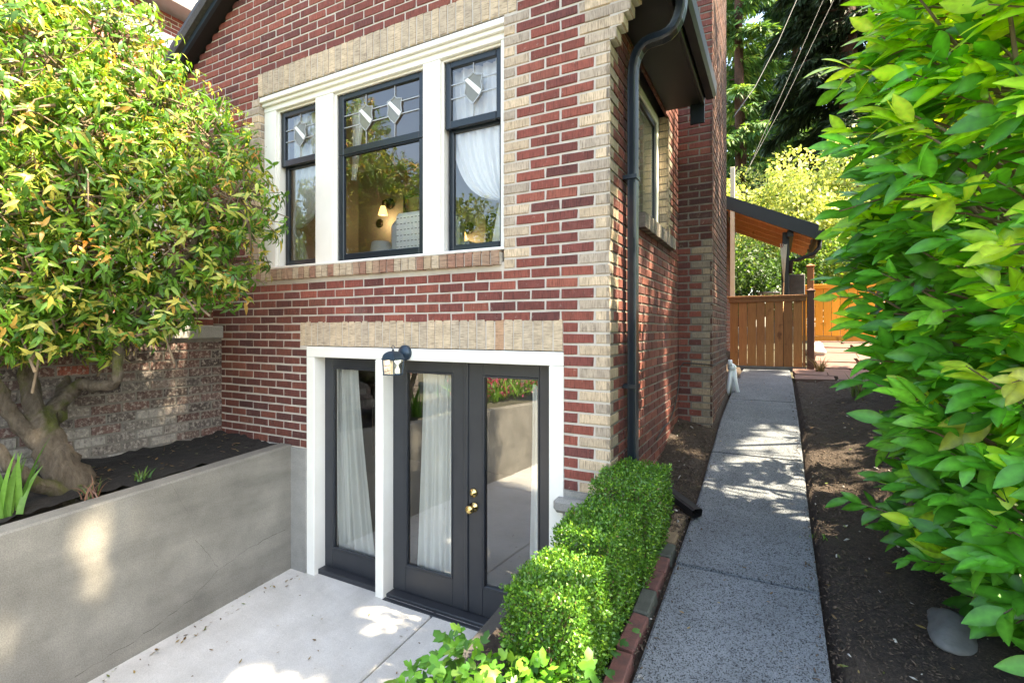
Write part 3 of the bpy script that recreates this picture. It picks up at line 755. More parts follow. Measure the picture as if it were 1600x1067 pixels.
# ---- porch wall running forward on the left
pw = Wall((-3.65, 0, 0), (0, -1, 0), (1, 0, 0), .86)
def pcol(u, z):
    c = redc(); g = max(.25, min(1, (1.75-z)/.5))*max(.2, min(1, (u-.05)/.4)); g = g if random.random() > .1 else .1
    base = random.choice([(.085, .045, .04), (.05, .034, .032), (.11, .05, .042)]); gr = random.choice([(.22, .20, .175), (.15, .13, .115), (.27, .25, .225), (.09, .075, .066), (.13, .075, .062)])
    if random.random() < .008: return (.25, .07, .045)
    return tuple(a*(1-g)+q*g for a, q in zip(base, gr))
CHs = CH; CH = .077
pw.field(0, 2.6, 1.84, None, None, (), pcol); CH = CHs
pw.panel([0, 2.6], [.6, 1.9], [])
pwo = pw.build('porch_wall', house, True, True)
b = MB(); b.box((-3.62, -2.6, 1.885), (-4.0, -.0, 2.0), 0, bev=.01); b.build('coping', M['pier'], pwo)
pp = Wall((-3.78, 0, 0), (0, -1, 0), (1, 0, 0), 2.0)
pp.field(0, .30, 2.6, None, None, (), lambda u, z: tuple(x*.6 for x in redc())); pp.panel([0, .3], [2.0, 2.6], [])
pq = Wall((-4.1, -.30, 0), (1, 0, 0), (0, -1, 0), 2.0); pq.mb = pp.mb
pq.field(0, .32, 2.6, None, None, (), lambda u, z: tuple(x*.6 for x in redc())); pq.panel([0, .32], [2.0, 2.6], []); pp.build('porch_pier', house)
b = MB(); b.box((-4.0, -1.05, 2.0), (-3.86, -.9, 3.6), 0, bev=.006); b.build('porch_post', M['white'], house)
#@@THINGS
# ------------------------------------------------------------------ curtains and room furniture
def sheetgrid(name, fn, nu, nv, m, parent=None):
    us = np.linspace(0, 1, nu); vs = np.linspace(0, 1, nv)
    V = np.array([fn(u, v) for v in vs for u in us]); F = np.array([(j*nu+i, j*nu+i+1, (j+1)*nu+i+1, (j+1)*nu+i) for j in range(nv-1) for i in range(nu-1)])
    return npmesh(name, V, F, None, m, parent)
def panelcurtain(x0, x1, xb0, xb1, zt, zb, y, folds, amp, label, m='linen', ph=0):
    def fn(u, v):
        a = x0+(x1-x0)*u; c = xb0+(xb1-xb0)*u
        k = v**1.3; x = a*(1-k)+c*k
        A = amp*(.55+.6*v); s = math.sin(2*math.pi*folds*u+ph+.5*math.sin(3*v))
        return (x+.010*math.sin(2*math.pi*folds*u*.5+1+v*2), y+A*s+.4*A*math.sin(2*math.pi*folds*2.3*u+1.7), zt+(zb-zt)*v+.006*math.sin(9*u))
    o = sheetgrid('curtain', fn, 90, 26, M[m]); return tag(o, label, 'curtain')
panelcurtain(-2.40, -2.13, -2.37, -1.94, 1.66, .08, .185, 5, .022, 'white curtain flaring out behind the narrow sidelight glass')
panelcurtain(-1.50, -1.17, -1.545, -1.165, 1.64, .10, .18, 6, .020, 'white curtain filling most of the left french door glass', ph=1)
panelcurtain(-.585, -.45, -.60, -.45, 1.6, .10, .165, 3, .014, 'narrow white curtain at the right edge of the right french door glass', ph=2)
def tied(xj, sgn, zt, zk, zb, W, y, label, wb, free):
    """curtain hung across the pane and gathered at the jamb xj; sgn points into the pane"""
    def fn(u, v):
        t = min(1, v/.72)
        if v <= .72:
            wdt = W*(1-t**free)**.62+.035; z = zt+(zk-zt)*t-(.17*u**1.4)*math.sin(math.pi*min(1, t*.98))*t
        else:
            q = (v-.72)/.28; wdt = .035+wb*q**.8; z = zk+(zb-zk)*q
        x = xj+sgn*(.012+wdt*u)
        return (x, y+.016*math.sin(2*math.pi*5.5*u+1.2*v)+.007*math.sin(2*math.pi*13*u), z)
    return tag(sheetgrid('curtain', fn, 80, 60, M['sheer']), label, 'curtain')
tied(-2.93, 1, 3.82, 2.86, 2.53, .46, .19, 'sheer white curtain tied back with a hanging tail in the left window panel', .16, 2.2)
tied(-.77, -1, 3.82, 2.86, 2.4, .46, .19, 'sheer white curtain swept across the right window panel', .10, 2.2)
def tied_c():
    def fn(u, v): return (-2.27+.16*u*(1-.75*v), .24+.012*math.sin(2*math.pi*3*u+v), 3.82-.62*v)
    return tag(sheetgrid('curtain', fn, 40, 20, M['sheer']), 'sheer white curtain edge high in the left of the wide middle window panel', 'curtain')
tied_c()
ch = thing('armchair', 'pale grey upholstered armchair with its back to the triple window', 'armchair', (-1.9, .85, 2.12))
b = MB(); b.box((-2.27, .66, 2.3), (-1.52, .86, 2.965), bev=.06); b.build('backrest', M['fabric'], ch)
b = MB(); b.box((-2.24, .84, 2.3), (-1.55, 1.45, 2.56), bev=.05); b.build('seat', M['fabric'], ch)
for x in (-2.36, -1.53): b = MB(); b.box((x, .72, 2.25), (x+.1, 1.45, 2.72), bev=.04); b.build('arm', M['fabric'], ch)
for x in (-2.3, -1.52):
    for y in (.75, 1.4): b = MB(); b.tube([(x, y, 2.12), (x, y, 2.3)], [.018, .025], 8); b.build('leg', M['black'], ch)
b = MB(); b.box((-2.12, .585, 2.58), (-1.75, .655, 2.985), bev=.03)
for k in range(7): 
    for q in range(9): b.box((-2.09+.04*q, .5835, 2.63+.05*k), (-2.068+.04*q, .586, 2.636+.05*k), 1)
tag(b.build('blanket', [M['cushion'], M['dkfabric']]), 'white stitched blanket hanging over the back of the grey armchair', 'blanket')
lt = thing('table_lamp', 'white lamp shade low in the middle window beside the armchair', 'lamp', (-2.42, .75, 2.12))
b = MB(); b.lathe((-2.42, .75, 2.62), [(.115, 0), (.113, .01), (.085, .16), (.075, .165)]); b.build('lamp_shade', M['shade'], lt)
b = MB(); b.lathe((-2.42, .75, 2.12), [(.09, 0), (.09, .02), (.02, .04), (.035, .2), (.02, .4), (.012, .52)]); b.build('lamp_base', M['bronze'], lt)
def sconce(x, y, z, label):
    t = thing('wall_sconce', label, 'wall lamp', (x, y, z))
    b = MB(); b.lathe((x, y, z+.06), [(.07, 0), (.075, .015), (.05, .03), (.03, .034)], (0, -1, 0)); b.tube([(x, y-.03, z+.06), (x, y-.10, z+.09), (x, y-.15, z+.06), (x, y-.15, z)], .014, 8); b.build('bracket', M['bronze'], t)
    pl_ = bpy.data.lights.new('sconce_bulb', 'POINT'); pl_.energy = .6; pl_.color = (1, .72, .42); pl_.shadow_soft_size = .04
    po = bpy.data.objects.new('sconce_bulb', pl_); COL.objects.link(po); po.location = (x, y-.15, z-.20)
    b = MB(); b.lathe((x, y-.15, z-.12), [(.062, 0), (.060, .014), (.036, .10), (.026, .12)]); b.build('lamp_shade', M['lampglow'], t)
sconce(-3.76, 2.39, 3.60, 'lit amber glass wall sconce seen through the wide middle window panel')
sconce(-2.50, 2.39, 3.15, 'lit amber glass wall sconce seen low through the right window panel')
b = MB(); b.lathe((-3.96, 2.4, 3.42), [(.06, 0), (.06, .012), (.04, .02), (.015, .03)], (0, -1, 0)); tag(b.build('wall_switch', M['bronze']), 'round dark wall switch below the left sconce inside the room', 'switch')
b = MB()
for a in ((-3.52, 2.36, 3.0, -3.48, 2.398, 3.74), (-2.94, 2.36, 3.0, -2.90, 2.398, 3.74), (-3.48, 2.361, 3.70, -2.94, 2.398, 3.74)): b.box(a[:3], a[3:])
b.box((-3.479, 2.38, 3.0), (-2.941, 2.397, 3.699), 1)
tag(b.build('mirror', [M['bronze'], M['room']]), 'dark framed panel on the back wall behind the armchair', 'picture')
b = MB()
for a in ((-2.25, 2.36, 2.7, -2.20, 2.398, 3.36), (-1.72, 2.36, 2.7, -1.67, 2.398, 3.36), (-2.20, 2.361, 3.31, -1.72, 2.398, 3.36)): b.box(a[:3], a[3:])
b.box((-2.199, 2.385, 2.7), (-1.721, 2.397, 3.309), 1)
tag(b.build('picture', [M['bronze'], M['terra']]), 'dark framed rust coloured picture at the far right of the room', 'picture')
# dark wind chime hanging behind the sidelight
wc = thing('hanging_ornament', 'dark dangling ornament hung behind the sidelight beside its curtain', 'ornament', (-2.03, .3, 1.0))
b = MB(); b.lathe((-2.03, .3, 1.50), [(.0, .04), (.06, .02), (.06, 0), (.0, -.005)]); b.tube([(-2.03, .3, 1.53), (-2.03, .3, 2.09)], .003, 5); b.build('hanger', M['bronze'], wc)
for k in range(5):
    th = k*1.256; x, y = -2.03+.045*math.cos(th), .3+.045*math.sin(th); b = MB(); b.tube([(x, y, 1.5), (x, y, 1.12-.06*k)], .009, 6); b.build('rod', M['bronze'], wc)

# ------------------------------------------------------------------ wall lantern over the doors
la = thing('wall_lantern', 'blue black glass lantern on a round plate above the french doors', 'lantern', (-1.55, 0, 1.80))
b = MB(); b.lathe((-1.492, -.008, 1.80), [(.056, 0), (.056, .016), (.047, .028), (.028, .04), (.012, .044)], (0, -1, 0)); b.build('backplate', M['lantern'], la)
b = MB(); b.tube([(-1.50, -.04, 1.785), (-1.50, -.08, 1.79), (-1.50, -.11, 1.80), (-1.50, -.13, 1.79)], .014, 8); b.build('arm', M['lantern'], la)
cx, cy, cz = -1.492, -.14, 1.675
b = MB()
b.box((cx-.056, cy-.056, 1.758), (cx+.056, cy+.056, 1.768), bev=.002)
for k in range(8):
    q = [(1, 1), (-1, 1), (-1, -1), (1, -1)]
    r0, r1 = .050*math.cos(k/8*1.45)+.002, .050*math.cos((k+1)/8*1.45)+.002
    z0, z1 = 1.768+.05*math.sin(k/8*1.5), 1.768+.05*math.sin((k+1)/8*1.5)
    b.add([(cx+a*r0, cy+c*r0, z0) for a, c in q]+[(cx+a*r1, cy+c*r1, z1) for a, c in q], [(i, (i+1) % 4, 4+(i+1) % 4, 4+i) for i in range(4)]+[(4, 5, 6, 7)])
b.lathe((cx, cy, 1.815), [(.008, 0), (.008, .012), (.004, .016)], n=8)
b.tube([(cx+.013*math.cos(t), cy, 1.842+.013*math.sin(t)) for t in np.linspace(0, 6.2, 13)], .0025, 6)
b.box((cx-.050, cy-.050, 1.652), (cx+.050, cy+.050, 1.660), bev=.002)
for a, c in ((1, 1), (-1, 1), (-1, -1), (1, -1)): b.beam((cx+a*.045, cy+c*.045, 1.66), (cx+a*.050, cy+c*.050, 1.758), .007, .007)
b.build('cage', M['lantern'], la)
b = MB()
for a, c in (((1, 1), (-1, 1)), ((-1, 1), (-1, -1)), ((-1, -1), (1, -1)), ((1, -1), (1, 1))):
    b.add([(cx+a[0]*.044, cy+a[1]*.044, 1.66), (cx+c[0]*.044, cy+c[1]*.044, 1.66), (cx+c[0]*.049, cy+c[1]*.049, 1.757), (cx+a[0]*.049, cy+a[1]*.049, 1.757)], [(0, 1, 2, 3)])
b.build('glass', M['lampglass'], la)
b = MB(); b.lathe((cx, cy, 1.66), [(.012, 0), (.012, .03), (.022, .045), (.024, .06), (.012, .078)], n=12); b.build('bulb', M['shade'], la)

# ------------------------------------------------------------------ neighbour house glimpsed above the shrub
nh = thing('neighbour_house', 'neighbouring brick house with a gutter and white dormer above the shrub', 'house', (-7.5, 3, 1))
nw = Wall((-7.5, -3, 0), (0, 1, 0), (1, 0, 0), 1.0+CH*14)
nw.field(0, 8, 6.85, None, None, (), lambda u, z: tuple(min(1, x*1.35) for x in redc())); nw.panel([0, 8], [0, 6.9], [], -.007); nw.build('wall', nh)
b = MB(); b.box((-7.62, -3, 6.30), (-7.44, 5, 6.52), bev=.01); b.build('band', M['siding'], nh)
b = MB(); b.prism([(-7.5, -3.1, 6.86), (-7.1, -3.1, 6.86), (-7.06, -3.1, 7.0), (-7.14, -3.1, 7.0), (-7.2, -3.1, 6.93), (-7.5, -3.1, 6.95)], (0, 8.3, 0)); b.build('gutter', M['gutterwhite'], nh)
b = MB(); b.prism([(-7.2, -3.1, 6.95), (-7.2, -3.1, 7.05), (-11.5, -3.1, 9.6), (-11.5, -3.1, 9.5)], (0, 8.3, 0)); b.build('roof', M['shingle'], nh)
b = MB(); b.box((-11, 1.1, 6.9), (-8.0, 4.2, 9.4)); b.build('dormer', M['siding'], nh)
b = MB(); b.box((-7.995, 1.7, 7.5), (-7.97, 2.25, 8.6), bev=.004); wf = b.build('window', M['siding'], nh)
b = MB(); b.add([(-7.965, 1.76, 7.56), (-7.965, 2.19, 7.56), (-7.965, 2.19, 8.54), (-7.965, 1.76, 8.54)], [(0, 1, 2, 3)]); b.build('pane', mat('dim_pane', (.12, .14, .17), (.1, .12, .14), .1, 3, bmp=0), wf)

# ------------------------------------------------------------------ gate panel, fence, porch canopy
def wc_(k=.15): q = random.uniform(1-k, 1+k); return (q, q*random.uniform(.95, 1.03), q*random.uniform(.9, 1.05))
GY = 6.25
g = thing('wooden_gate', 'dark brown stained wooden gate across the end of the concrete path', 'gate', (.7, GY, 1.3))
b = MB(); x = .16
while x < 1.25:
    wd = min(.131, 1.255-x); lo = random.uniform(-.004, .004)
    b.box((x, GY, 1.36+lo), (x+wd-random.uniform(.004, .011), GY+.02, 2.47), col=wc_(.22), bev=.002); x += wd
b.build('boards', M['gate'], g)
b = MB(); b.box((.12, GY-.035, 2.475), (1.27, GY+.06, 2.515), col=(.75, .75, .8), bev=.004); b.box((.14, GY-.022, 2.41), (1.255, GY-.001, 2.474), col=(.7, .7, .72), bev=.003); b.build('rail', M['gate'], g)
b = MB(); b.box((.14, GY-.03, 1.295), (1.255, GY-.002, 1.375), col=(1.1, 1.2, 1.3), bev=.004); b.build('rail', M['greystone'], g)
def fpost(x, y, z0, z1, s, label, m='post', col=(1, 1, 1)):
    p = thing('fence_post', label, 'fence post', (x, y, z0))
    b = MB(); b.box((x-s/2, y-s/2, z0), (x+s/2, y+s/2, z1), col=col, bev=.004); b.build('shaft', M[m], p)
    b = MB(); b.box((x-s*.66, y-s*.66, z1), (x+s*.66, y+s*.66, z1+.02), col=col, bev=.004)
    t = z1+.02; b.add([(x-s*.6, y-s*.6, t), (x+s*.6, y-s*.6, t), (x+s*.6, y+s*.6, t), (x-s*.6, y+s*.6, t), (x, y, t+.035)], [(0, 1, 4), (1, 2, 4), (2, 3, 4), (3, 0, 4)], col=col); b.build('cap', M[m], p)
fpost(1.315, GY+.02, 1.2, 2.56, .095, 'dark brown post at the free end of the wooden gate')
fpost(1.36, 7.25, 1.3, 3.05, .10, 'reddish post with a pale lit side standing behind the gate post', 'rafter', (.55, .4, .38))
OY = 9.0
f = thing('wooden_fence', 'bright orange new cedar board fence beyond the gate', 'fence', (2.6, OY, 1.8))
b = MB(); x = 1.25
while x < 5.6:
    b.box((x, OY, 1.84), (x+.134, OY+.02, 2.78), col=wc_(.16), bev=.003); x += .142
b.build('boards', M['orange'], f)
b = MB(); b.box((1.2, OY-.03, 2.785), (5.6, OY+.06, 2.875), col=(1, .95, .95), bev=.004); b.build('rail', M['orange'], f)
b = MB(); b.box((1.2, OY-.025, 1.74), (5.6, OY+.03, 1.835), col=(.55, .6, .65), bev=.004); b.build('rail', M['orange'], f)
for x in (2.95, 4.7): b = MB(); b.box((x, OY+.021, 1.7), (x+.09, OY+.11, 2.78)); b.build('post', M['orange'], f)
# canopy
pc = thing('porch_canopy', 'lean-to porch canopy with black fascia and bare timber rafters behind the gate', 'canopy', (.9, 7.2, 1.4))
def slope(x): return 4.20-.475*(x-.1)
b = MB(); b.prism([(.05, 6.55, slope(.05)), (1.42, 6.55, slope(1.42)), (1.42, 6.55, slope(1.42)+.05), (.05, 6.55, slope(.05)+.05)], (0, 2.6, 0)); b.build('roof', M['shingle'], pc)
b = MB(); b.prism([(.05, 6.51, slope(.05)-.17), (1.42, 6.51, slope(1.42)-.17), (1.44, 6.51, slope(1.42)+.06), (.05, 6.51, slope(.05)+.06)], (0, .035, 0)); b.build('fascia', M['eave'], pc)
b = MB(); b.prism([(.05, 6.56, slope(.05)-.035), (1.38, 6.56, slope(1.38)-.035), (1.38, 6.56, slope(1.38)-.012), (.05, 6.56, slope(.05)-.012)], (0, 2.55, 0)); b.build('ceiling', M['rafter'], pc)
for k in range(5):
    y = 6.7+.55*k; b = MB(); b.prism([(.05, y, slope(.05)-.16), (1.36, y, slope(1.36)-.16), (1.36, y, slope(1.36)-.037), (.05, y, slope(.05)-.037)], (0, .045, 0), col=wc_()); b.build('rafter', M['rafter'], pc)
b = MB(); b.box((1.0, 6.6, 3.50), (1.09, 9.1, 3.60)); b.build('beam', M['eave'], pc)
for y in (6.75, 9.0): b = MB(); b.box((.93, y, 1.3), (1.03, y+.1, 3.6), bev=.004); b.build('post', M['eave'], pc)
b = MB(); b.prism([(1.40, 6.5, 3.54), (1.43, 6.5, 3.42), (1.52, 6.5, 3.42), (1.55, 6.5, 3.54)], (0, 2.6, 0)); b.tube([(1.46, 6.7, 3.44), (1.46, 6.7, 3.30), (1.38, 6.7, 3.20), (1.15, 6.72, 3.12), (1.06, 6.74, 3.11), (1.05, 6.74, 2.9)], .032, 10); b.build('gutter', M['eave'], pc)
b = MB(); b.box((.14, 6.52, 2.5), (.21, 6.60, 4.75), bev=.003); tag(b.build('corner_board', M['creampost']), 'pale cream upright board beside the chimney edge behind the gate', 'board')
tl = thing('leaning_broom', 'pale straw broom leaning against the dark canopy post', 'broom', (.92, 6.7, 1.4))
b = MB(); b.tube([(.90, 6.66, 1.35), (.95, 6.72, 2.75)], .012, 6); b.build('handle', M['rafter'], tl)
b = MB(); 
for k in range(26): b.tube([(.95, 6.70, 2.75), (.95+random.uniform(-.05, .05), 6.66+random.uniform(-.02, .02), 3.35+random.uniform(-.06, .05))], .006, 4)
b.build('bristles', M['creampost'], tl)
tb = thing('metal_stool', 'small metal legged stool seen over the top of the gate', 'stool', (.72, 7.1, 1.4))
b = MB(); b.lathe((.72, 7.1, 2.60), [(.17, 0), (.18, .012), (.17, .025)]); b.build('seat', M['metal'], tb)
for k in range(4): th = .78+k*1.571; b = MB(); b.tube([(.72+.13*math.cos(th), 7.1+.13*math.sin(th), 2.6), (.72+.2*math.cos(th), 7.1+.2*math.sin(th), 1.42)], .012, 6); b.build('leg', M['metal'], tb)
ub = thing('utility_box', 'grey green utility box behind the gate post', 'box', (1.2, 7.8, 1.4))
b = MB(); b.box((1.05, 7.7, 2.55), (1.30, 7.85, 2.98), bev=.012); b.build('body', M['greystone'], ub)
b = MB(); b.box((1.06, 7.69, 2.57), (1.29, 7.699, 2.96), bev=.003); b.build('door', M['greystone'], ub); b = MB(); b.tube([(1.18, 7.78, 1.3), (1.18, 7.78, 2.56)], .03, 8); b.build('stand', M['metal'], ub)

# ------------------------------------------------------------------ small things by the path
def ground_brick(x, y, rz, ln, m, label, tilt=0):
    mb = MB(); mb.box((-.038, -ln/2, -.06), (.038, ln/2, .012), bev=.007)
    mb.v = [(a+random.uniform(-.002, .002), c+random.uniform(-.002, .002), d+random.uniform(-.002, .002)) for a, c, d in mb.v]
    o = mb.build('edging_brick', M[m]); o.location = (x, y, zg(y)+.04); o.rotation_euler = (math.atan(.09), tilt, rz)
    return tag(o, label, 'brick', 'bricks edging the concrete path')
EB = [(.19, 'tanbrick', 'tan edging brick nearest the black drain pipe, short and weathered', .50, .02), (.21, 'tanbrick', 'long tan edging brick in the middle of the row beside the path', .30, -.03),
      (.15, 'greybrick', 'greyish tan edging brick between the tan and the red ones', .11, .02), (.15, 'terra', 'pale red edging brick next to the greyish one', -.05, .05), (.17, 'terra', 'bright red edging brick next to the dark mossy one', -.21, .0),
      (.20, 'greybrick', 'dark mossy edging brick between two red ones', -.40, .03), (.25, 'terra', 'dusky red edging brick at the near end of the row', -.63, -.02), (.2, 'terra', 'red edging brick half buried at the bottom edge of the view', -.87, .02)]
for ln, m, lab, y, rz in EB: ground_brick(.295+random.uniform(-.006, .006), y, rz-.02, ln*.96, m, lab, random.uniform(-.06, .06))
b = MB(); rect_sweep(b, [(.10, .83, .86), (.22, .74, .83), (.40, .565, .795)], .085, .06, (.65, .76, 0)); tag(b.build('drain_extension', M['eave']), 'black drain pipe extension lying on the bark beside the path', 'drain pipe')
wt = thing('folded_stand', 'white folded plastic stand leaning at the foot of the chimney', 'stand', (.37, 3.86, 1.17))
for (x0, y0, x1, y1) in ((.315, 3.80, .36, 3.83), (.43, 3.86, .38, 3.84), (.36, 3.92, .37, 3.86)):
    b = MB(); b.tube([(x0, y0, 1.17), ((x0+x1)/2, (y0+y1)/2, 1.33), (x1, y1, 1.50)], [.026, .024, .028], 8, wob=.12); b.build('leg', M['pvc'], wt)
b = MB(); b.tube([(.345, 3.82, 1.47), (.36, 3.83, 1.50), (.385, 3.845, 1.535)], [.03, .05, .042], 10, wob=.1); b.tube([(.345, 3.80, 1.53), (.345, 3.80, 1.60)], [.028, .024], 8); b.build('head', M['pvc'], wt)
b = MB()
b.tube([(.012, 1.2, 1.10), (.02, 1.5, 1.16), (.012, 1.75, 1.15), (.014, 2.0, 1.26), (.018, 2.16, 1.42), (.02, 2.24, 1.6), (.05, 2.254, 1.645), (.15, 2.254, 1.64), (.30, 2.254, 1.632), (.32, 2.27, 1.63), (.32, 3.0, 1.63), (.32, 3.74, 1.62)], .006, 6)
tag(b.build('cable', M['cable']), 'thin black cable running along the side wall and round the chimney', 'cable')
def cable(pts, r, label, m='cable'):
    P = []
    for a, c in zip(pts[:-1], pts[1:]):
        for k in range(8): t = k/8; P.append(tuple(a[i]+(c[i]-a[i])*t for i in range(3)))
    P.append(pts[-1]); b = MB(); b.tube(P, r, 6); tag(b.build('overhead_cable', M[m]), label, 'cable', 'cables running down to the house')
cable([(1.75, 11.5, 11.5), (1.2, 8.71, 8.57), (.86, 7.96, 7.4), (.54, 6.09, 5.85), (.34, 4.3, 4.72)], .006, 'thick grey cable curving down to the chimney edge', 'greycable')
cable([(2.9, 15.5, 13.6), (2.26, 13.8, 11.21), (.93, 10.83, 7.27), (.3, 8.5, 5.2)], .004, 'upper thin cable slanting in front of the dark conifer', 'greycable')
cable([(2.6, 15.5, 13.9), (2.0, 13.9, 11.3), (.8, 11, 7.35), (.25, 8.6, 5.1)], .004, 'lower thin cable slanting beside its twin in front of the dark conifer', 'greycable')
def rock(x, y, z, s, m, label, name='rock', sq=(1, 1, .6)):
    import bmesh
    bm = bmesh.new(); bmesh.ops.create_icosphere(bm, subdivisions=3, radius=1)
    for v in bm.verts:
        k = 1+.16*math.sin(v.co.x*3+x*9)*math.cos(v.co.y*4+y*5)+.10*math.sin(v.co.z*6+2)+random.uniform(-.02, .02)
        v.co = Vector((v.co.x*sq[0], v.co.y*sq[1], v.co.z*sq[2]))*k*s
    me = bpy.data.meshes.new(name); bm.to_mesh(me); bm.free(); me.materials.append(M[m]); me.polygons.foreach_set('use_smooth', [True]*len(me.polygons))
    o = bpy.data.objects.new(name, me); COL.objects.link(o); o.location = (x, y, z); return tag(o, label, 'rock')
rock(1.45, 7.5, 1.58, .16, 'stone', 'pale rounded rock beside the gate post on the sunny ground', sq=(1, .8, .9))
o = rock(1.50, -.08, .70, .15, 'greystone', 'low flat grey stone half buried under the big leaved hedge', 'flat_stone', (.55, 1.2, .34)); o.rotation_euler = (0, .12, -.15)
# loose chips and pebbles on the mulch
def scatter_bits(name, n, m, smin, smax, flat, regions, dz=0):
    P = []; 
    for _ in range(n):
        x0, x1, y0, y1 = regions[rng.integers(len(regions))]; x, y = rng.uniform(x0, x1), rng.uniform(y0, y1)
        P.append((x, y, zg(y)+.03+(.07*max(0, 1-abs(x)/.5) if y > .3 else 0)+.12*max(0, min(1, (x-1.3)/1.2))))
    P = np.array(P); P[:, 2] += dz; base = np.array([(-1, -.3, 0), (0, -.42, .2), (1, -.25, 0), (1, .3, .1), (0, .4, 0), (-1, .28, .15), (0, 0, .5), (0, 0, -.4)], float)
    Fb = [(0, 1, 6), (1, 2, 6), (2, 3, 6), (3, 4, 6), (4, 5, 6), (5, 0, 6), (1, 0, 7), (2, 1, 7), (3, 2, 7), (4, 3, 7), (5, 4, 7), (0, 5, 7)]
    S = rng.uniform(smin, smax, (n, 1, 1)); th = rng.uniform(0, 6.28, n); c, s_ = np.cos(th), np.sin(th)
    V = base[None]*np.array([1, 1, flat])*S*rng.uniform(.6, 1.4, (n, 1, 3)); T = rng.normal(0, .35, (n, 2))
    X = V[:, :, 0]*c[:, None]-V[:, :, 1]*s_[:, None]; Y = V[:, :, 0]*s_[:, None]+V[:, :, 1]*c[:, None]; Z = V[:, :, 2]+X*T[:, :1]+Y*T[:, 1:]
    V = np.stack([X, Y, Z], 2)+P[:, None]
    F = np.array(Fb)[None]+(np.arange(n)*8)[:, None, None]
    o = npmesh(name, V.reshape(-1, 3), F.reshape(-1, 3), None, M[m], None, None, False); o['kind'] = 'stuff'; return o
REG = [(1.04, 2.0, -.9, 5.0), (1.04, 1.6, -.9, 2.0), (-.2, .36, -1, 2.2), (.0, .36, .3, 2.2)]
scatter_bits('bark_chips', 14000, 'chip', .003, .0095, .4, REG)
scatter_bits('bark_chips', 500, 'chip', .003, .009, .5, [(.365, .41, -.9, 5.5), (.97, 1.03, -.9, 5.5), (.99, 1.04, -.9, 5.5)], .009)
scatter_bits('pebbles', 70, 'stone', .005, .016, 1.1, REG[:3])

def litter(name, n, reg, zf, sz):
    P = np.array([(rng.uniform(reg[0], reg[1]), rng.uniform(reg[2], reg[3]), 0) for _ in range(n)]); P[:, 2] = [zf(x, y)+.004 for x, y, _ in P]
    o = leaves(name, leaf_tpl(3, .4, .2, -.2), P, rng.normal(0, 1, (n, 3))*[1, 1, .12], np.array([0, 0, 1.])+rng.normal(0, .2, (n, 3)), rng.uniform(sz*.5, sz*1.2, n), palette(n, [(.20, .12, .05), (.28, .2, .08), (.10, .06, .035), (.14, .18, .05)], [3, 2, 3, 1]), M['ivy']); o['kind'] = 'stuff'
litter('leaf_litter', 70, (-2.68, -.42, -1.6, -.1), zp, .028); litter('leaf_litter', 60, (-2.69, -2.5, -1.8, -.02), zp, .03)
litter('leaf_litter', 90, (-3.5, -2.86, -1.8, -.1), lambda x, y: 1.03+.033*y, .04); litter('leaf_litter', 60, (.37, 1.02, -.6, 5.5), lambda x, y: zg(y)+.036, .022)
litter('leaf_litter', 120, (1.04, 1.8, -.6, 4.5), lambda x, y: zg(y)+.06, .035); litter('leaf_litter', 60, (0, .3, .3, 2.2), lambda x, y: zg(y)+.09, .03)
# ------------------------------------------------------------------ plants
# chosen sun patches; foliage is cut away along their rays to place them: (x, y, z, radius)
GAPS = [(.55, 1.55, .92, .07), (.75, 1.75, .95, .10), (.95, 1.70, .94, .07), (.62, 2.0, .99, .09), (.88, 2.12, 1.0, .11), (.70, 2.35, 1.04, .06), (.95, 2.45, 1.05, .06), (.50, 1.1, .80, .05), (.72, 1.05, .78, .09), (.90, 1.15, .79, .06), (.98, .85, .76, .04),
    (1.15, 1.9, 1.0, .10), (1.35, 2.05, 1.02, .08), (1.25, 1.35, .86, .06), (1.5, 1.6, .93, .08), (1.2, .7, .77, .05), (.7, 3.6, 1.17, .05), (.9, 4.1, 1.2, .05), (.6, 4.8, 1.25, .05),
    (.12, 1.85, 1.06, .07), (.2, 1.62, 1.02, .06), (0, 1.75, 1.25, .05), (0, 1.62, 1.55, .035), (0, 1.58, 1.85, .035), (0, 1.66, 2.2, .05), (0, 1.9, 2.35, .035), (0, 1.0, 2.4, .035), (0, .85, 2.15, .03), (.31, 2.55, 2.2, .04), (.31, 2.5, 2.5, .04), (.31, 2.62, 1.85, .04),
    (-2.7, -1.0, .75, .02), (-2.7, -1.33, .86, .03), (-2.7, -1.40, .70, .03), (-2.7, -1.29, .66, .025), (-2.7, -1.37, .54, .03), (-2.7, -1.35, .38, .045), (-2.7, -1.24, .50, .02), (-2.7, -1.74, .44, .04), (-2.7, -1.70, .30, .03), (-2.7, -.98, .12, .06), (-1.95, -.95, -.06, .07), (-1.78, -.98, -.06, .10), (-1.62, -.86, -.06, .08), (-1.85, -1.25, -.08, .06),
    (.2, -1.2, 1.02, .07), (.16, -1.25, .93, .06), (.05, -.55, 1.13, .05), (0, -1.45, .72, .13), (.12, -1.5, .75, .10), (-.15, -1.6, .7, .10), (.12, .05, 1.18, .08), (.22, .14, 1.18, .08),
    (1.35, -.1, 3.1, .6), (1.5, -.45, 2.4, .40), (1.45, .3, 4.0, .6), (1.7, -.6, 3.2, .5), (1.4, -.3, 1.8, .3), (1.5, -.3, 1.25, .2)]
def ingap(P, grow=.05):
    m = np.zeros(len(P), bool); sv = np.array(sund)
    for x, y, z, r in GAPS:
        v = P-np.array([x, y, z]); t = v@sv; d = np.linalg.norm(v-t[:, None]*sv, axis=1); m |= (t > .4) & (d < r+grow)
    return m
def ball(n, r=1.0, shell=.55):
    d = unit(rng.standard_normal((n, 3))); k = (shell**3+(1-shell**3)*rng.random((n, 1)))**(1/3); return d*k*r, d
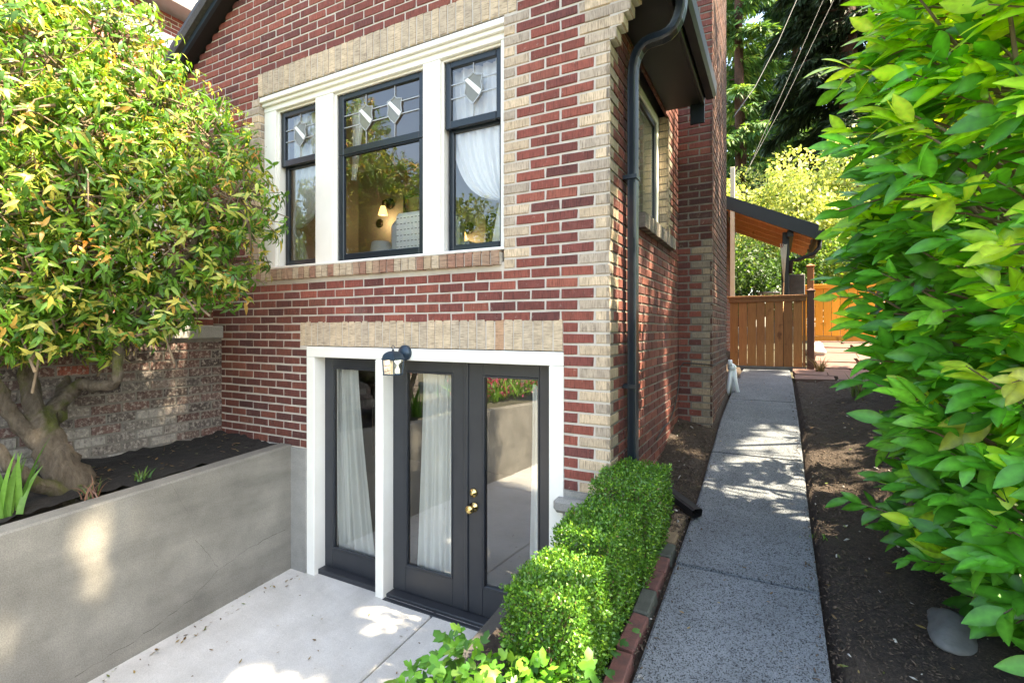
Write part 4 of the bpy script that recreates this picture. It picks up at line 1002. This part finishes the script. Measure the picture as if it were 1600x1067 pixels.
def lobes_points(L_, n, shell=.6):
    vol = np.array([l[3]**2 for l in L_]); cnt = np.maximum(1, (n*vol/vol.sum()).astype(int)); P = []; D = []
    for l, c in zip(L_, cnt):
        p, d = ball(c, 1, shell); q = l[4] if len(l) > 4 else 1.0
        P.append(np.array(l[:3])+p*l[3]*np.array([1, 1, q])); D.append(d)
    return np.concatenate(P), np.concatenate(D)
def branchmesh(mb, pts, r0, r1, n=8, wob=.12, jit=.01):
    P = []
    pts = [Vector(p) for p in pts]
    for i in range(len(pts)-1):
        p0 = pts[max(i-1, 0)]; p1 = pts[i]; p2 = pts[i+1]; p3 = pts[min(i+2, len(pts)-1)]
        for k in range(5):
            t = k/5; P.append(.5*((2*p1)+(p2-p0)*t+(2*p0-5*p1+4*p2-p3)*t*t+(3*p1-p0-3*p2+p3)*t**3)+Vector([random.uniform(-jit, jit) for _ in range(3)]))
    P.append(pts[-1]); m = len(P)
    mb.tube(P, [r0+(r1-r0)*(i/(m-1))**.8 for i in range(m)], n, wob=wob)
# --- the big whorled shrub over the left bed
sh = thing('whorled_shrub', 'big sunlit multi-stemmed shrub with yellow green whorled leaves over the left bed', 'shrub', (-3.14, -1.3, .95))
b = MB()
branchmesh(b, [(-3.08, -1.25, .86), (-3.14, -1.33, 1.08), (-3.26, -1.38, 1.28), (-3.36, -1.4, 1.42)], .115, .075, 14, .18)
branchmesh(b, [(-3.34, -1.4, 1.38), (-3.45, -1.4, 1.61), (-3.50, -1.39, 1.94), (-3.55, -1.4, 2.28), (-3.5, -1.37, 2.75), (-3.35, -1.28, 3.2), (-3.2, -1.21, 3.47)], .060, .018, 10)
branchmesh(b, [(-3.36, -1.34, 1.40), (-3.40, -1.22, 1.53), (-3.30, -1.18, 1.60), (-3.19, -1.15, 1.58), (-3.04, -1.11, 1.62), (-2.99, -1.11, 1.80), (-2.98, -1.09, 1.99), (-2.79, -.99, 2.16), (-2.6, -.9, 2.45), (-2.45, -.82, 2.8)], .052, .016, 9)
branchmesh(b, [(-3.2, -1.4, 1.2), (-3.3, -1.52, 1.42), (-3.28, -1.6, 1.64), (-3.3, -1.75, 2.0), (-3.3, -1.9, 2.6)], .055, .016, 9)
branchmesh(b, [(-3.34, -1.3, 1.38), (-3.66, -1.15, 1.57), (-3.78, -1.07, 2.13), (-3.82, -1.05, 2.61), (-3.6, -1.0, 3.2)], .055, .016, 9)
branchmesh(b, [(-3.05, -1.3, .9), (-3.0, -1.55, 1.1), (-3.02, -1.72, 1.35), (-3.1, -1.9, 1.7), (-3.1, -2.1, 2.2)], .05, .016, 9)
b.build('trunk', M['bark'], sh)
LB = [(-3.33, -1.45, 3.6, .5), (-3.40, -1.0, 4.02, .48), (-3.10, -.86, 3.58, .46), (-2.76, -.70, 3.26, .44), (-2.50, -.64, 2.86, .40), (-2.70, -.86, 2.56, .42), (-2.80, -1.35, 2.8, .40),
      (-2.95, -1.65, 2.75, .38), (-3.25, -1.25, 2.42, .36), (-3.2, -1.62, 2.25, .36), (-2.62, -.62, 2.42, .32), (-3.10, -.95, 2.28, .38), (-3.6, -1.5, 3.0, .5), (-3.7, -1.0, 3.3, .5), (-3.0, -1.25, 3.2, .45),
      (-3.2, -1.9, 3.1, .45), (-3.5, -1.9, 3.8, .5), (-3.6, -1.3, 4.3, .5), (-3.9, -1.4, 2.6, .45), (-3.5, -1.75, 2.4, .40), (-2.86, -1.02, 3.0, .4)]
LB += [(-2.98, -1.55, 2.35, .36), (-3.1, -1.45, 2.15, .30), (-2.85, -1.3, 2.4, .34), (-3.0, -1.15, 2.15, .30), (-2.75, -1.1, 2.75, .36), (-2.9, -1.75, 3.2, .4), (-3.05, -1.5, 3.6, .4), (-3.1, -1.75, 2.05, .3)]
LB += [(-3.3, -1.75, 1.95, .26), (-3.05, -1.5, 1.95, .2), (-3.35, -1.05, 2.0, .25), (-3.35, -1.6, 2.0, .28), (-3.15, -1.2, 1.98, .26), (-3.5, -1.35, 2.1, .3), (-2.9, -1.0, 2.05, .24), (-2.72, -.9, 2.2, .26)]
P, D = lobes_points(LB, 7200, .5)
keep = ((P[:, 1] < -.14) & (P[:, 2] > 1.74+.08*np.sin(P[:, 0]*9+P[:, 1]*6))); P, D = P[keep], D[keep]
K = 9; n = len(P); wsz = rng.uniform(.7, 1.35, n)
ax = unit(D*np.array([.8, .8, .5])+np.array([0, 0, .45])+rng.normal(0, .25, (n, 3)))
e1 = unit(np.cross(ax, np.array([.3, .1, .95])+rng.normal(0, .05, (n, 3)))); e2 = np.cross(ax, e1)
new = rng.random(n) < .30
PP = []; DD = []; NN = []; SS = []; CC = []
oldc = [(.09, .22, .022), (.13, .29, .03), (.055, .15, .02), (.22, .36, .045), (.33, .39, .07)]; newc = [(.50, .46, .10), (.55, .34, .08), (.45, .20, .05), (.44, .47, .11)]
wcol = palette(n, oldc, [4, 4, 3, 2, .8], .15); wnew = palette(n, newc, [4, 1.6, .7, 4], .15)
for k in range(K):
    th = 2*np.pi*k/K+rng.normal(0, .5, n); up = rng.uniform(-.45, .35, n)+np.where(new, .35, 0)
    d = e1*np.cos(th)[:, None]+e2*np.sin(th)[:, None]+ax*up[:, None]+np.array([0, 0, -.42])
    PP.append(P+rng.normal(0, .010, (n, 3))-ax*rng.uniform(0, .055, (n, 1))); DD.append(d); NN.append(ax+rng.normal(0, .15, (n, 3))); SS.append(np.where(rng.random(n) < .25, .012, rng.uniform(.030, .075, n)*wsz))
    CC.append(np.where(new[:, None] & (k % 3 != 0), wnew, wcol)*rng.uniform(.85, 1.15, (n, 1)))
leaves('crown', leaf_tpl(4, .30, .12, .4, .75), np.concatenate(PP), np.concatenate(DD), np.concatenate(NN), np.concatenate(SS), np.concatenate(CC), M['pieris'], sh)
b = MB()
for _ in range(900):
    i = rng.integers(n); p = Vector(P[i]); l = LB[int(np.argmin([(Vector(q[:3])-p).length for q in LB]))]; c = Vector(l[:3])
    m1 = p.lerp(c, .5)+Vector(rng.normal(0, .05, 3)); b.tube([p, m1, c+Vector(rng.normal(0, .12, 3))], [.003, .005, .009], 5, cap=False)
b.build('twigs', M['twig'], sh)
# --- ivy/iris/weeds
def blades(name, x, y, z, nb, hgt, wid, label, cat, spread=.5, col=((.10, .26, .04), (.16, .34, .06)), lean=(0, 0)):
    V = []; F = []; C = []
    for i in range(nb):
        th = random.uniform(0, 6.28); L0 = hgt*random.uniform(.6, 1.05); s_ = spread*random.uniform(.25, 1); w0 = wid*random.uniform(.8, 1.2); o = len(V); c = random.choice(col); k = random.uniform(.8, 1.2)
        fx, fy_ = math.cos(th), math.sin(th); a = random.uniform(0, 3.14); sx, sy = math.cos(a), math.sin(a)
        bx, by = x+random.uniform(-.05, .05), y+random.uniform(-.05, .05)
        for j in range(8):
            t = j/7; r = s_*L0*(.35*t+.65*t*t); zz = z+L0*(t-.35*s_*t*t); w = w0*(1-t**2.2)+.001
            px, py = bx+(fx+lean[0])*r, by+(fy_+lean[1])*r
            V += [(px-sx*w/2, py-sy*w/2, zz), (px+fx*.15*w, py+fy_*.15*w, zz), (px+sx*w/2, py+sy*w/2, zz)]; C += [tuple(q*k for q in c)]*3
        for j in range(7): q = o+3*j; F += [(q, q+1, q+4, q+3), (q+1, q+2, q+5, q+4)]
    o = npmesh(name, np.array(V), np.array(F), np.array(C), M['ivy']); return tag(o, label, cat)
random.seed(4)
blades('iris_plant', -2.92, -1.66, .93, 13, .46, .034, 'broad sword-leaved iris clump on the bed at the left edge', 'plant', .45, lean=(.35, .1))
blades('grass_tuft', -2.83, -1.32, .95, 26, .13, .007, 'small tuft of weeds with reddish tips at the foot of the big shrub', 'weeds', .9, ((.09, .15, .04), (.22, .10, .06), (.25, .13, .10)))
blades('grass_tuft', -2.86, -1.02, .97, 14, .09, .012, 'low green weed beside the shrub base on the black soil', 'weeds', .9, ((.05, .14, .03), (.10, .18, .04)))
blades('grass_tuft', 1.62, 3.75, 1.24, 40, .28, .010, 'straggly grass under the hedge beside the flagstones', 'grass', .9, ((.12, .17, .05), (.20, .17, .08), (.09, .15, .04)))
blades('grass_tuft', 1.42, 6.0, 1.31, 60, .30, .008, 'dry brown grass at the foot of the gate post', 'grass', .8, ((.20, .14, .07), (.12, .12, .05), (.16, .11, .06)))
blades('grass_tuft', 1.06, .62, .75, 10, .05, .006, 'tiny green sprig at the right edge of the path', 'weeds', .9)
# --- clipped boxwood cubes
def boxwood(x0, x1, y0, y1, z0, z1, n, label):
    t = thing('boxwood_cube', label, 'boxwood', ((x0+x1)/2, (y0+y1)/2, z0), 'clipped boxwood cubes in a row beside the path')
    c = np.array([(x0+x1)/2, (y0+y1)/2, (z0+z1)/2]); h = np.array([(x1-x0)/2, (y1-y0)/2, (z1-z0)/2])
    q = rng.uniform(-1, 1, (n, 3)); surf = rng.random(n) < .75; ax = rng.choice(3, n, p=[.36, .3, .34]); sg = np.where(rng.random(n) < .5, -1., 1.)
    dep = np.abs(rng.normal(0, .07, n)); i = np.arange(n)[surf]; q[i, ax[surf]] = (sg*(1-dep))[surf]
    rr = np.sum(np.abs(q)**34, 1)**(1/34); q = q/np.maximum(rr, 1)[:, None]
    nrm = unit(np.sign(q)*np.abs(q)**6+.001)
    bumpy = .016*np.sin(q[:, :1]*5+q[:, 1:2]*4+x0*30)+.014*np.sin(q[:, 2:]*6+q[:, :1]*7)
    q[:, 0] *= 1-.20*np.clip(-q[:, 2], 0, 1)
    P = c+q*h+nrm*(bumpy*.4+rng.normal(0, .006, (n, 1))+np.where(rng.random((n, 1)) < .03, rng.uniform(0, .028, (n, 1)), 0))
    d = unit(nrm*.8+rng.normal(0, .75, (n, 3))+np.array([0, 0, .25]))
    C = palette(n, [(.065, .18, .02), (.10, .25, .028), (.045, .125, .016), (.20, .36, .04), (.16, .12, .05)], [4, 4, 3, 2, .15], .15)
    leaves('foliage', leaf_tpl(2, .58, .12, .15, .8), P, d, nrm+rng.normal(0, .6, (n, 3)), rng.uniform(.011, .019, n), C, M['box'], t)
    b = MB()
    for _ in range(60):
        p = c+rng.uniform(-.85, .85, 3)*h; b.tube([(c[0]+rng.normal(0, .03), c[1]+rng.normal(0, .03), z0-.02), tuple((p+np.array([c[0], c[1], z0]))/2+rng.normal(0, .02, 3)), tuple(p)], [.008, .005, .002], 5, cap=False)
    b.build('twigs', M['twig'], t)
boxwood(-.01, .255, -1.25, -.87, .56, 1.055, 26000, 'nearest clipped boxwood cube with ivy at its foot')
boxwood(-.01, .265, -.82, -.37, .60, 1.115, 23000, 'middle clipped boxwood cube of the row')
boxwood(-.02, .295, -.31, .22, .64, 1.175, 26000, 'farthest clipped boxwood cube, under the downspout at the house corner')
# --- ivy at the bottom edge
iv = thing('ivy_plant', 'sunlit bright green ivy spilling over the wall at the foot of the nearest boxwood', 'ivy', (-.15, -1.4, .55))
def ivytpl():
    out = [(0, 0), (.15, .32), (.42, .50), (.42, .22), (.72, .26), (1.0, 0), (.72, -.26), (.42, -.22), (.42, -.50), (.15, -.32)]
    V = [(.38, 0, .03)]+[(x, y, -.10*(abs(y)*2)**2-.08*x*x) for x, y in out]
    return np.array(V, np.float32), np.array([(0, i+1, (i+1) % 10+1) for i in range(10)], np.int32)
n = 900
P = np.stack([rng.uniform(-.27, .33, n), rng.uniform(-1.72, -1.22, n), np.zeros(n)], 1)
P[:, 2] = .62+.20*rng.random(n)+.2*np.clip((P[:, 0]+.3), 0, .3)
ov = P[:, 0] < -.30; P[ov, 2] -= rng.uniform(0, .18, ov.sum())
D = np.stack([rng.normal(-.3, .8, n), rng.normal(-.4, .8, n), rng.normal(-.1, .4, n)], 1)
leaves('foliage', ivytpl(), P, D, np.array([0, -.3, 1.])+rng.normal(0, .5, (n, 3)), rng.uniform(.03, .065, n), palette(n, [(.09, .28, .025), (.16, .38, .04), (.24, .44, .06), (.06, .18, .02)], [3, 4, 3, 2]), M['ivy'], iv)
b = MB()
for _ in range(40):
    i = rng.integers(n); p = P[i]; b.tube([(p[0]*.5, p[1]*.3-1.0, .58), (p[0]*.8, p[1]*.8-.28, .63), tuple(p)], [.004, .003, .002], 5, cap=False)
b.build('stems', M['twig'], iv)
n = 26; iv2 = thing('ivy_plant', 'few dark ivy leaves creeping on the soil beside the nearest boxwood', 'ivy', (.25, -1.05, .6))
P = np.stack([rng.uniform(.2, .30, n), rng.uniform(-1.2, -.55, n), rng.uniform(.62, .74, n)], 1)
leaves('foliage', ivytpl(), P, rng.normal(0, 1, (n, 3))*[1, 1, .3]+[.5, 0, 0], np.array([0, -.3, 1.])+rng.normal(0, .4, (n, 3)), rng.uniform(.03, .06, n), palette(n, [(.03, .10, .02), (.06, .16, .03)], [1, 1]), M['ivy'], iv2)
# --- the laurel hedge along the path
lh = thing('laurel_hedge', 'tall glossy laurel hedge with large bright leaves along the right of the path', 'hedge', (2.2, 1.8, .8))
LY0, LY1, LZ1 = -1.7, 4.6, 6.2
HX = np.array([2.6, 1.75, 1.42, 1.25, 1.19, 1.22, 1.42, 1.85, 2.0, 2.05]); HY = np.array([-.86, -.74, -.58, -.32, 0., .40, .82, 1.5, 2.6, 4.6])
HS = np.concatenate([[0], np.cumsum(np.hypot(np.diff(HX), np.diff(HY)))])
def shoots(ns, depth, s0, s1, z1):
    t = rng.uniform(s0, s1, ns); x = np.interp(t, HS, HX); y = np.interp(t, HS, HY)
    tx = np.interp(t+.1, HS, HX)-np.interp(t-.1, HS, HX); ty = np.interp(t+.1, HS, HY)-np.interp(t-.1, HS, HY)
    ln = np.hypot(tx, ty); nx, ny = -ty/ln, tx/ln; h = rng.random(ns)
    z = .82+(z1-.82)*h; q = np.interp(z, [.7, 1.1, 1.7, 2.4, 3.4, 4.4, 5.6], [.34, .24, .09, .03, .14, .32, .6])
    q = q+.05*np.sin(t*4.1+z*1.1)+.02*np.sin(z*4.9-t*2.7)+.05*np.sin(t*7.3-z*5)+rng.normal(0, .05, ns)+depth
    gap = (y > 1.35) & (y < 2.5) & (z > 2.2) & (z < 3.5) & (rng.random(ns) < .12)
    z = z+np.interp(y, PY, PZ)-.7; P = np.stack([x+.13+.10*np.exp(-((z-1.9)/.5)**2)-nx*q, y-ny*q, z], 1)
    k = ~(gap | (ingap(P, .10) & (y > .75)) | (ingap(P, .0) & (depth > .3)))
    return P[k], np.stack([nx, ny], 1)[k]
PP = []; DD = []; NN = []; SS = []; CC = []
old = [(.075, .30, .032), (.105, .37, .04), (.05, .21, .026), (.16, .43, .045), (.32, .34, .06), (.20, .13, .05)]; sunglow = [(.36, .60, .05), (.48, .64, .07), (.28, .56, .045)]
stems = MB()
for (ns, d0, d1, y0, y1, z1) in ((760, -.06, .08, .5, 3.1, 4.4), (560, .05, .25, .4, 3.1, 4.5), (300, .22, .6, .3, 3.1, 4.8), (800, 0, .2, 2.9, 6.6, 6.3), (800, .15, .6, 2.9, 6.6, 6.3), (300, .1, .7, .5, 3.4, 5.6)):
    Q, nr = shoots(ns, rng.uniform(d0, d1, ns), y0, y1, z1); ns = len(Q)
    sd = unit(np.stack([nr[:, 0]*.8-.2+rng.normal(0, .35, ns), nr[:, 1]*.7+rng.normal(0, .4, ns), rng.normal(.32, .38, ns)], 1))
    isglow = rng.random(ns) < np.clip(.10+.30*(Q[:, 2]-1.7), .06, .8)  # yellower leaf colours more frequent higher up, painted in for the sun glow
    base = np.where(isglow[:, None], palette(ns, sunglow, [3, 2, 3], .12), palette(ns, old, [4, 4, 3, 2, .2, .12], .15))
    nl = 7
    for k in range(nl):
        f_ = k/(nl-1); th = 2.4*k+rng.uniform(0, 6.28, ns)*.15
        e1 = unit(np.cross(sd, np.array([0, 0, 1.]))); e2 = np.cross(sd, e1)
        side_ = e1*np.cos(th)[:, None]*1.1+e2*np.sin(th)[:, None]*.6
        d = unit(sd*(.5+.5*f_)+side_*(.85-.3*f_)+np.array([-.20, -.06, -.02])+rng.normal(0, .24, (ns, 3)))
        nn = np.array([-.20, -.60, .70])+rng.normal(0, .42, (ns, 3))
        PP.append(Q+sd*(.16*f_)[..., None] if False else Q+sd*(.16*f_)); DD.append(d); NN.append(nn); SS.append(rng.uniform(.09, .18, ns)*(1-.15*f_)); CC.append(base*rng.uniform(.85, 1.15, (ns, 1)))
    for i in range(0, ns, 2):
        p = Vector(Q[i]); t = Vector(sd[i]); stems.tube([p-t*.3+Vector((.08, .03, -.14)), p-t*.1+Vector((.01, 0, -.03)), p, p+t*.17], [.009, .0065, .005, .0025], 5, cap=False)
leaves('foliage', leaf_tpl(9, .41, .17, .24, .98, .85), np.concatenate(PP), np.concatenate(DD), np.concatenate(NN), np.concatenate(SS), np.concatenate(CC), M['laurel'], lh, .45)
for k in range(16):
    y = LY0+.3+k*.4; branchmesh(stems, [(2.2+random.uniform(-.2, .2), y, zg(y)), (2.1+random.uniform(-.2, .2), y+random.uniform(-.2, .2), 2.2), (2.1+random.uniform(-.3, .3), y+random.uniform(-.4, .4), 4), (2.1, y+random.uniform(-.4, .4), 5.2)], .035, .01, 7)
stems.build('branches', M['twig'], lh)

# --- background trees
def cards(name, P, D, S, C, m, parent, tpl=None, nrm=None):
    n = len(P); return leaves(name, tpl or leaf_tpl(2, .55, .1, .2, .8), P, D, nrm if nrm is not None else rng.normal(0, .5, (n, 3))+[0, 0, .8], S, C, m, parent)
def broad(name, label, cat, base, L_, n, sz, cols, wts, tr=.12, group=None, shell=.5, limbs=7):
    t = thing(name, label, cat, base, group)
    P, d = lobes_points(L_, n, shell)
    if len(L_) > 1:                                       # leave gaps: drop leaves in a noise field
        g = np.sin(P[:, 0]*2.3+P[:, 1]*1.1)*np.sin(P[:, 2]*2.7+P[:, 0])*np.sin(P[:, 1]*2.9-P[:, 2]*.7); k = g > -.38; P, d = P[k], d[k]
    if name == 'added_shade_tree': k = ~ingap(P, .08); P, d = P[k], d[k]
    cards('crown', P, d*.6+rng.normal(0, .6, P.shape)+[0, 0, -.2], rng.uniform(sz*.7, sz*1.25, len(P)), palette(len(P), cols, wts), M['tree'], t)
    b = MB(); bx, by, bz = base; cz = np.mean([l[2] for l in L_])
    branchmesh(b, [(bx, by, bz-.2), (bx+random.uniform(-.2, .2), by, bz+(cz-bz)*.45), (np.mean([l[0] for l in L_]), np.mean([l[1] for l in L_]), cz)], tr, tr*.5, 9)
    for l in random.sample(L_, min(limbs, len(L_))): branchmesh(b, [(bx, by, bz+(cz-bz)*.4), (bx*.5+l[0]*.5+random.uniform(-.3, .3), by*.5+l[1]*.5, (bz+cz)*.35+l[2]*.3), tuple(l[:3])], tr*.5, tr*.12, 6)
    b.build('trunk', M['bark'], t); return t
def rl(cx, cy, cz, sx, sy, sz, k, r): return [(cx+random.uniform(-sx, sx), cy+random.uniform(-sy, sy), cz+random.uniform(-sz, sz), r*random.uniform(.7, 1.25)) for _ in range(k)]
random.seed(9)
YG = [(.30, .37, .12), (.42, .47, .20), (.20, .30, .08), (.52, .54, .28)]
GR = [(.08, .17, .03), (.05, .12, .025), (.13, .23, .045), (.20, .30, .07)]
DK = [(.025, .06, .018), (.035, .085, .022), (.05, .11, .03)]
broad('flowering_tree', 'pale yellow green sunlit tree between the chimney and the dark conifer', 'tree', (.9, 13.2, 2.0), rl(.9, 13.2, 5.0, 2.1, 1.5, 1.6, 24, .72), 17000, .12, YG, [3, 4, 2, 2])
broad('flowering_tree', 'pale yellow green sunlit tree behind the orange fence', 'tree', (3.0, 14.0, 2.0), rl(3.0, 14.0, 4.9, 2.0, 1.4, 1.6, 22, .72), 16000, .12, YG, [3, 3, 3, 1])
broad('round_bush', 'dark green bush under the porch canopy behind the gate', 'bush', (.2, 10.2, 1.8), rl(.3, 10.3, 2.9, .9, .6, .6, 9, .6), 9000, .10, DK+GR[:1], [3, 3, 2, 2], .06)
broad('round_bush', 'mid green bush behind the left end of the orange fence', 'bush', (2.0, 11.2, 1.9), rl(1.9, 11.3, 3.1, .8, .6, .7, 9, .6), 9000, .10, GR, [3, 2, 3, 2], .06)
broad('round_bush', 'mid green bush behind the right end of the orange fence', 'bush', (3.8, 11.4, 1.9), rl(3.8, 11.4, 3.1, 1.0, .6, .7, 10, .65), 9000, .10, GR, [3, 3, 2, 1], .06)
def conifer(label, base, h, r, nb, cols, wts, tr, zlow=.12, droop=.35, sprays=26, sz=.34, dens=1.0, seed=1):
    random.seed(seed); t = thing('conifer', label, 'conifer', base, None)
    bx, by, bz = base; b = MB(); branchmesh(b, [(bx, by, bz-.3), (bx+.05, by, bz+h*.3), (bx-.05, by, bz+h*.65), (bx, by, bz+h)], tr, .04, 10, .1, .02)
    P = []; D = []
    for i in range(nb):
        f_ = zlow+(1-zlow)*(i+random.random())/nb; z = bz+h*f_; th = random.uniform(0, 6.28); Lr = r*(1-f_)**.75*random.uniform(.6, 1.15)+.25
        pts = []
        for k in range(6):
            s_ = k/5; pts.append((bx+math.cos(th+.15*s_)*Lr*s_, by+math.sin(th+.15*s_)*Lr*s_, z+Lr*(.12*s_-droop*s_*s_)))
        b.tube(pts, [.035*(1-.85*k/5)*min(1, Lr/2)+.006 for k in range(6)], 5, cap=False)
        ns = int(sprays*dens*Lr/r*1.4)+5
        for _ in range(ns):
            s_ = random.random()**.65; k = min(4, int(s_*5)); q = s_*5-k; a, c = pts[k], pts[k+1]
            w = .22*Lr*(1.1-s_)*random.uniform(-1, 1)
            P.append((a[0]+(c[0]-a[0])*q-math.sin(th)*w, a[1]+(c[1]-a[1])*q+math.cos(th)*w, a[2]+(c[2]-a[2])*q-random.uniform(0, .22)*abs(w)-random.uniform(0, .12)))
            sg = 1 if w > 0 else -1
            D.append((math.cos(th)*.8-math.sin(th)*sg*random.uniform(.1, .9), math.sin(th)*.8+math.cos(th)*sg*random.uniform(.1, .9), random.uniform(-1.0, .1)))
    P = np.array(P); D = np.array(D)
    if bx > 4 and by < 8: k = ~ingap(P, .14); P, D = P[k], D[k]
    n = len(P)
    # each spray: a flat feather of five slim blades
    base_c = palette(n, cols, wts, .2); D = unit(D); up = unit(np.cross(D, np.array([.1, .2, 1.]))); PP = []; DD = []; NN = []; SS = []; CC = []
    for a, s_ in ((0, 1), (.55, .75), (-.55, .75), (1.0, .55), (-1.0, .55)):
        PP.append(P+D*(.06*(1-abs(a)))); DD.append(D*math.cos(a)+up*math.sin(a)+rng.normal(0, .08, (n, 3))); NN.append(rng.normal(0, .35, (n, 3))+[0, 0, 1.]); SS.append(rng.uniform(.7, 1.2, n)*sz*s_); CC.append(base_c)
    leaves('crown', leaf_tpl(2, .2, .05, .3, .8), np.concatenate(PP), np.concatenate(DD), np.concatenate(NN), np.concatenate(SS), np.concatenate(CC), M['needle'], t)
    b.build('trunk', M['redbark'], t); return t
CD = [(.012, .028, .012), (.018, .04, .016), (.026, .055, .02)]; CG = [(.08, .19, .05), (.12, .26, .06), (.05, .14, .045), (.26, .38, .08)]; CB = [(.03, .085, .045), (.04, .11, .05)]
conifer('big dark conifer with drooping branches and red brown trunk behind the hedge', (2.9, 16.6, 2.1), 19, 3.4, 190, CD, [3, 3, 2], .55, .15, .5, 110, .42, 1.3, 3)
conifer('sunlit green conifer rising beside the chimney edge', (-.6, 21, 2.2), 22, 3.6, 110, CG, [3, 3, 2, 1.6], .4, .12, .4, 90, .5, 1.3, 4)
conifer('blue green conifer standing between the sunlit one and the dark one', (1.7, 25, 2.2), 24, 4.0, 110, CB+CG[:1], [3, 3, 2], .4, .12, .42, 90, .55, 1.3, 5)
conifer('dark conifer farther right behind the top of the hedge', (6.6, 22, 2.2), 22, 3.6, 90, CD+CG[:1], [2, 3, 2, 1], .4, .12, .4, 80, .5, 1.3, 6)
conifer('tall unseen conifer added behind the hedge to darken the house side', (5.6, 4.6, 1.0), 14, 2.7, 150, CD+CG[:1], [2, 2, 2, 1], .3, .1, .4, 80, .36, 1.2, 8)  # unseen conifer added to block skylight from the side wall
WG = [(.06, .13, .03), (.09, .18, .04), (.04, .09, .025), (.14, .22, .05)]
broad('tall_tree', 'tall leafy green tree far behind the conifers by the chimney', 'tree', (-2.5, 34, 2.3), rl(-2.5, 34, 12, 4.5, 2.5, 6, 30, 2.3), 16000, .38, WG, [3, 3, 2, 2], .3, 'far trees behind the conifers')
broad('tall_tree', 'tall leafy green tree far behind the dark conifer', 'tree', (6, 36, 2.3), rl(6, 36, 12, 4.5, 2.5, 6, 30, 2.3), 16000, .38, WG, [3, 3, 2, 2], .3, 'far trees behind the conifers')
# --- trees across the street (mirrored in the window panes) and an unseen tree added and carved to cast dappled shade
broad('street_tree', 'leafy green street tree mirrored in the left of the middle window', 'tree', (-11.5, -14.5, -.6), rl(-11.5, -14.5, 4.6, 2.4, 2.0, 1.9, 16, 1.3), 14000, .22, GR+YG[:2], [2, 1, 3, 3, 2, 2], .2, 'trees across the street')
broad('street_tree', 'leafy green street tree mirrored in the right of the middle window', 'tree', (-16.5, -14.0, -.6), rl(-17, -14, 4.8, 2.6, 2.0, 1.8, 16, 1.4), 14000, .24, GR+YG[:1], [3, 2, 3, 3, 1], .2, 'trees across the street')
broad('street_tree', 'leafy green street tree mirrored in the right window panel', 'tree', (-6.8, -16.5, -.6), rl(-6.8, -16.5, 4.0, 2.4, 1.8, 1.6, 14, 1.3), 12000, .22, GR, [3, 3, 3, 2], .2, 'trees across the street')
broad('added_shade_tree', 'unseen leafy tree added beyond the hedge to shade the house side and path', 'tree', (7.4, .8, .3), rl(5.3, .6, 8.6, .9, 3.0, 1.6, 30, .8)+rl(5.3, -.3, 11.6, .8, 1.5, 1.3, 26, .85)+rl(5.3, -1.9, 12.3, .6, .5, .8, 8, .75)+rl(5.6, .1, 14.2, .5, 1.0, .7, 7, .8), 30000, .2, GR, [3, 3, 3, 2], .25, None, .2)
# --- flowers on the retaining bed toward the street, mirrored in the door
fl = thing('flower_clump', 'pink flowers with sword leaves on the left bed mirrored in the right door', 'flowers', (-3.1, -3.9, .85))
n = 420; P = np.stack([rng.uniform(-3.55, -2.8, n), rng.uniform(-4.9, -3.1, n), rng.uniform(.92, 1.28, n)], 1)
leaves('blossoms', leaf_tpl(3, .6, .1, .3), P, rng.normal(0, 1, (n, 3)), rng.normal(0, 1, (n, 3)), rng.uniform(.04, .08, n), palette(n, [(.6, .10, .22), (.5, .05, .10), (.7, .3, .4)], [3, 2, 1]), M['petal'], fl)
n = 500; P = np.stack([rng.uniform(-3.6, -2.75, n), rng.uniform(-5.0, -3.0, n), rng.uniform(.85, 1.0, n)], 1)
leaves('foliage', leaf_tpl(5, .12, .1, .5), P, np.stack([rng.normal(0, .4, n), rng.normal(0, .4, n), np.ones(n)], 1), rng.normal(0, 1, (n, 3)), rng.uniform(.1, .3, n), palette(n, [(.10, .25, .04), (.18, .34, .06)], [1, 1]), M['ivy'], fl)
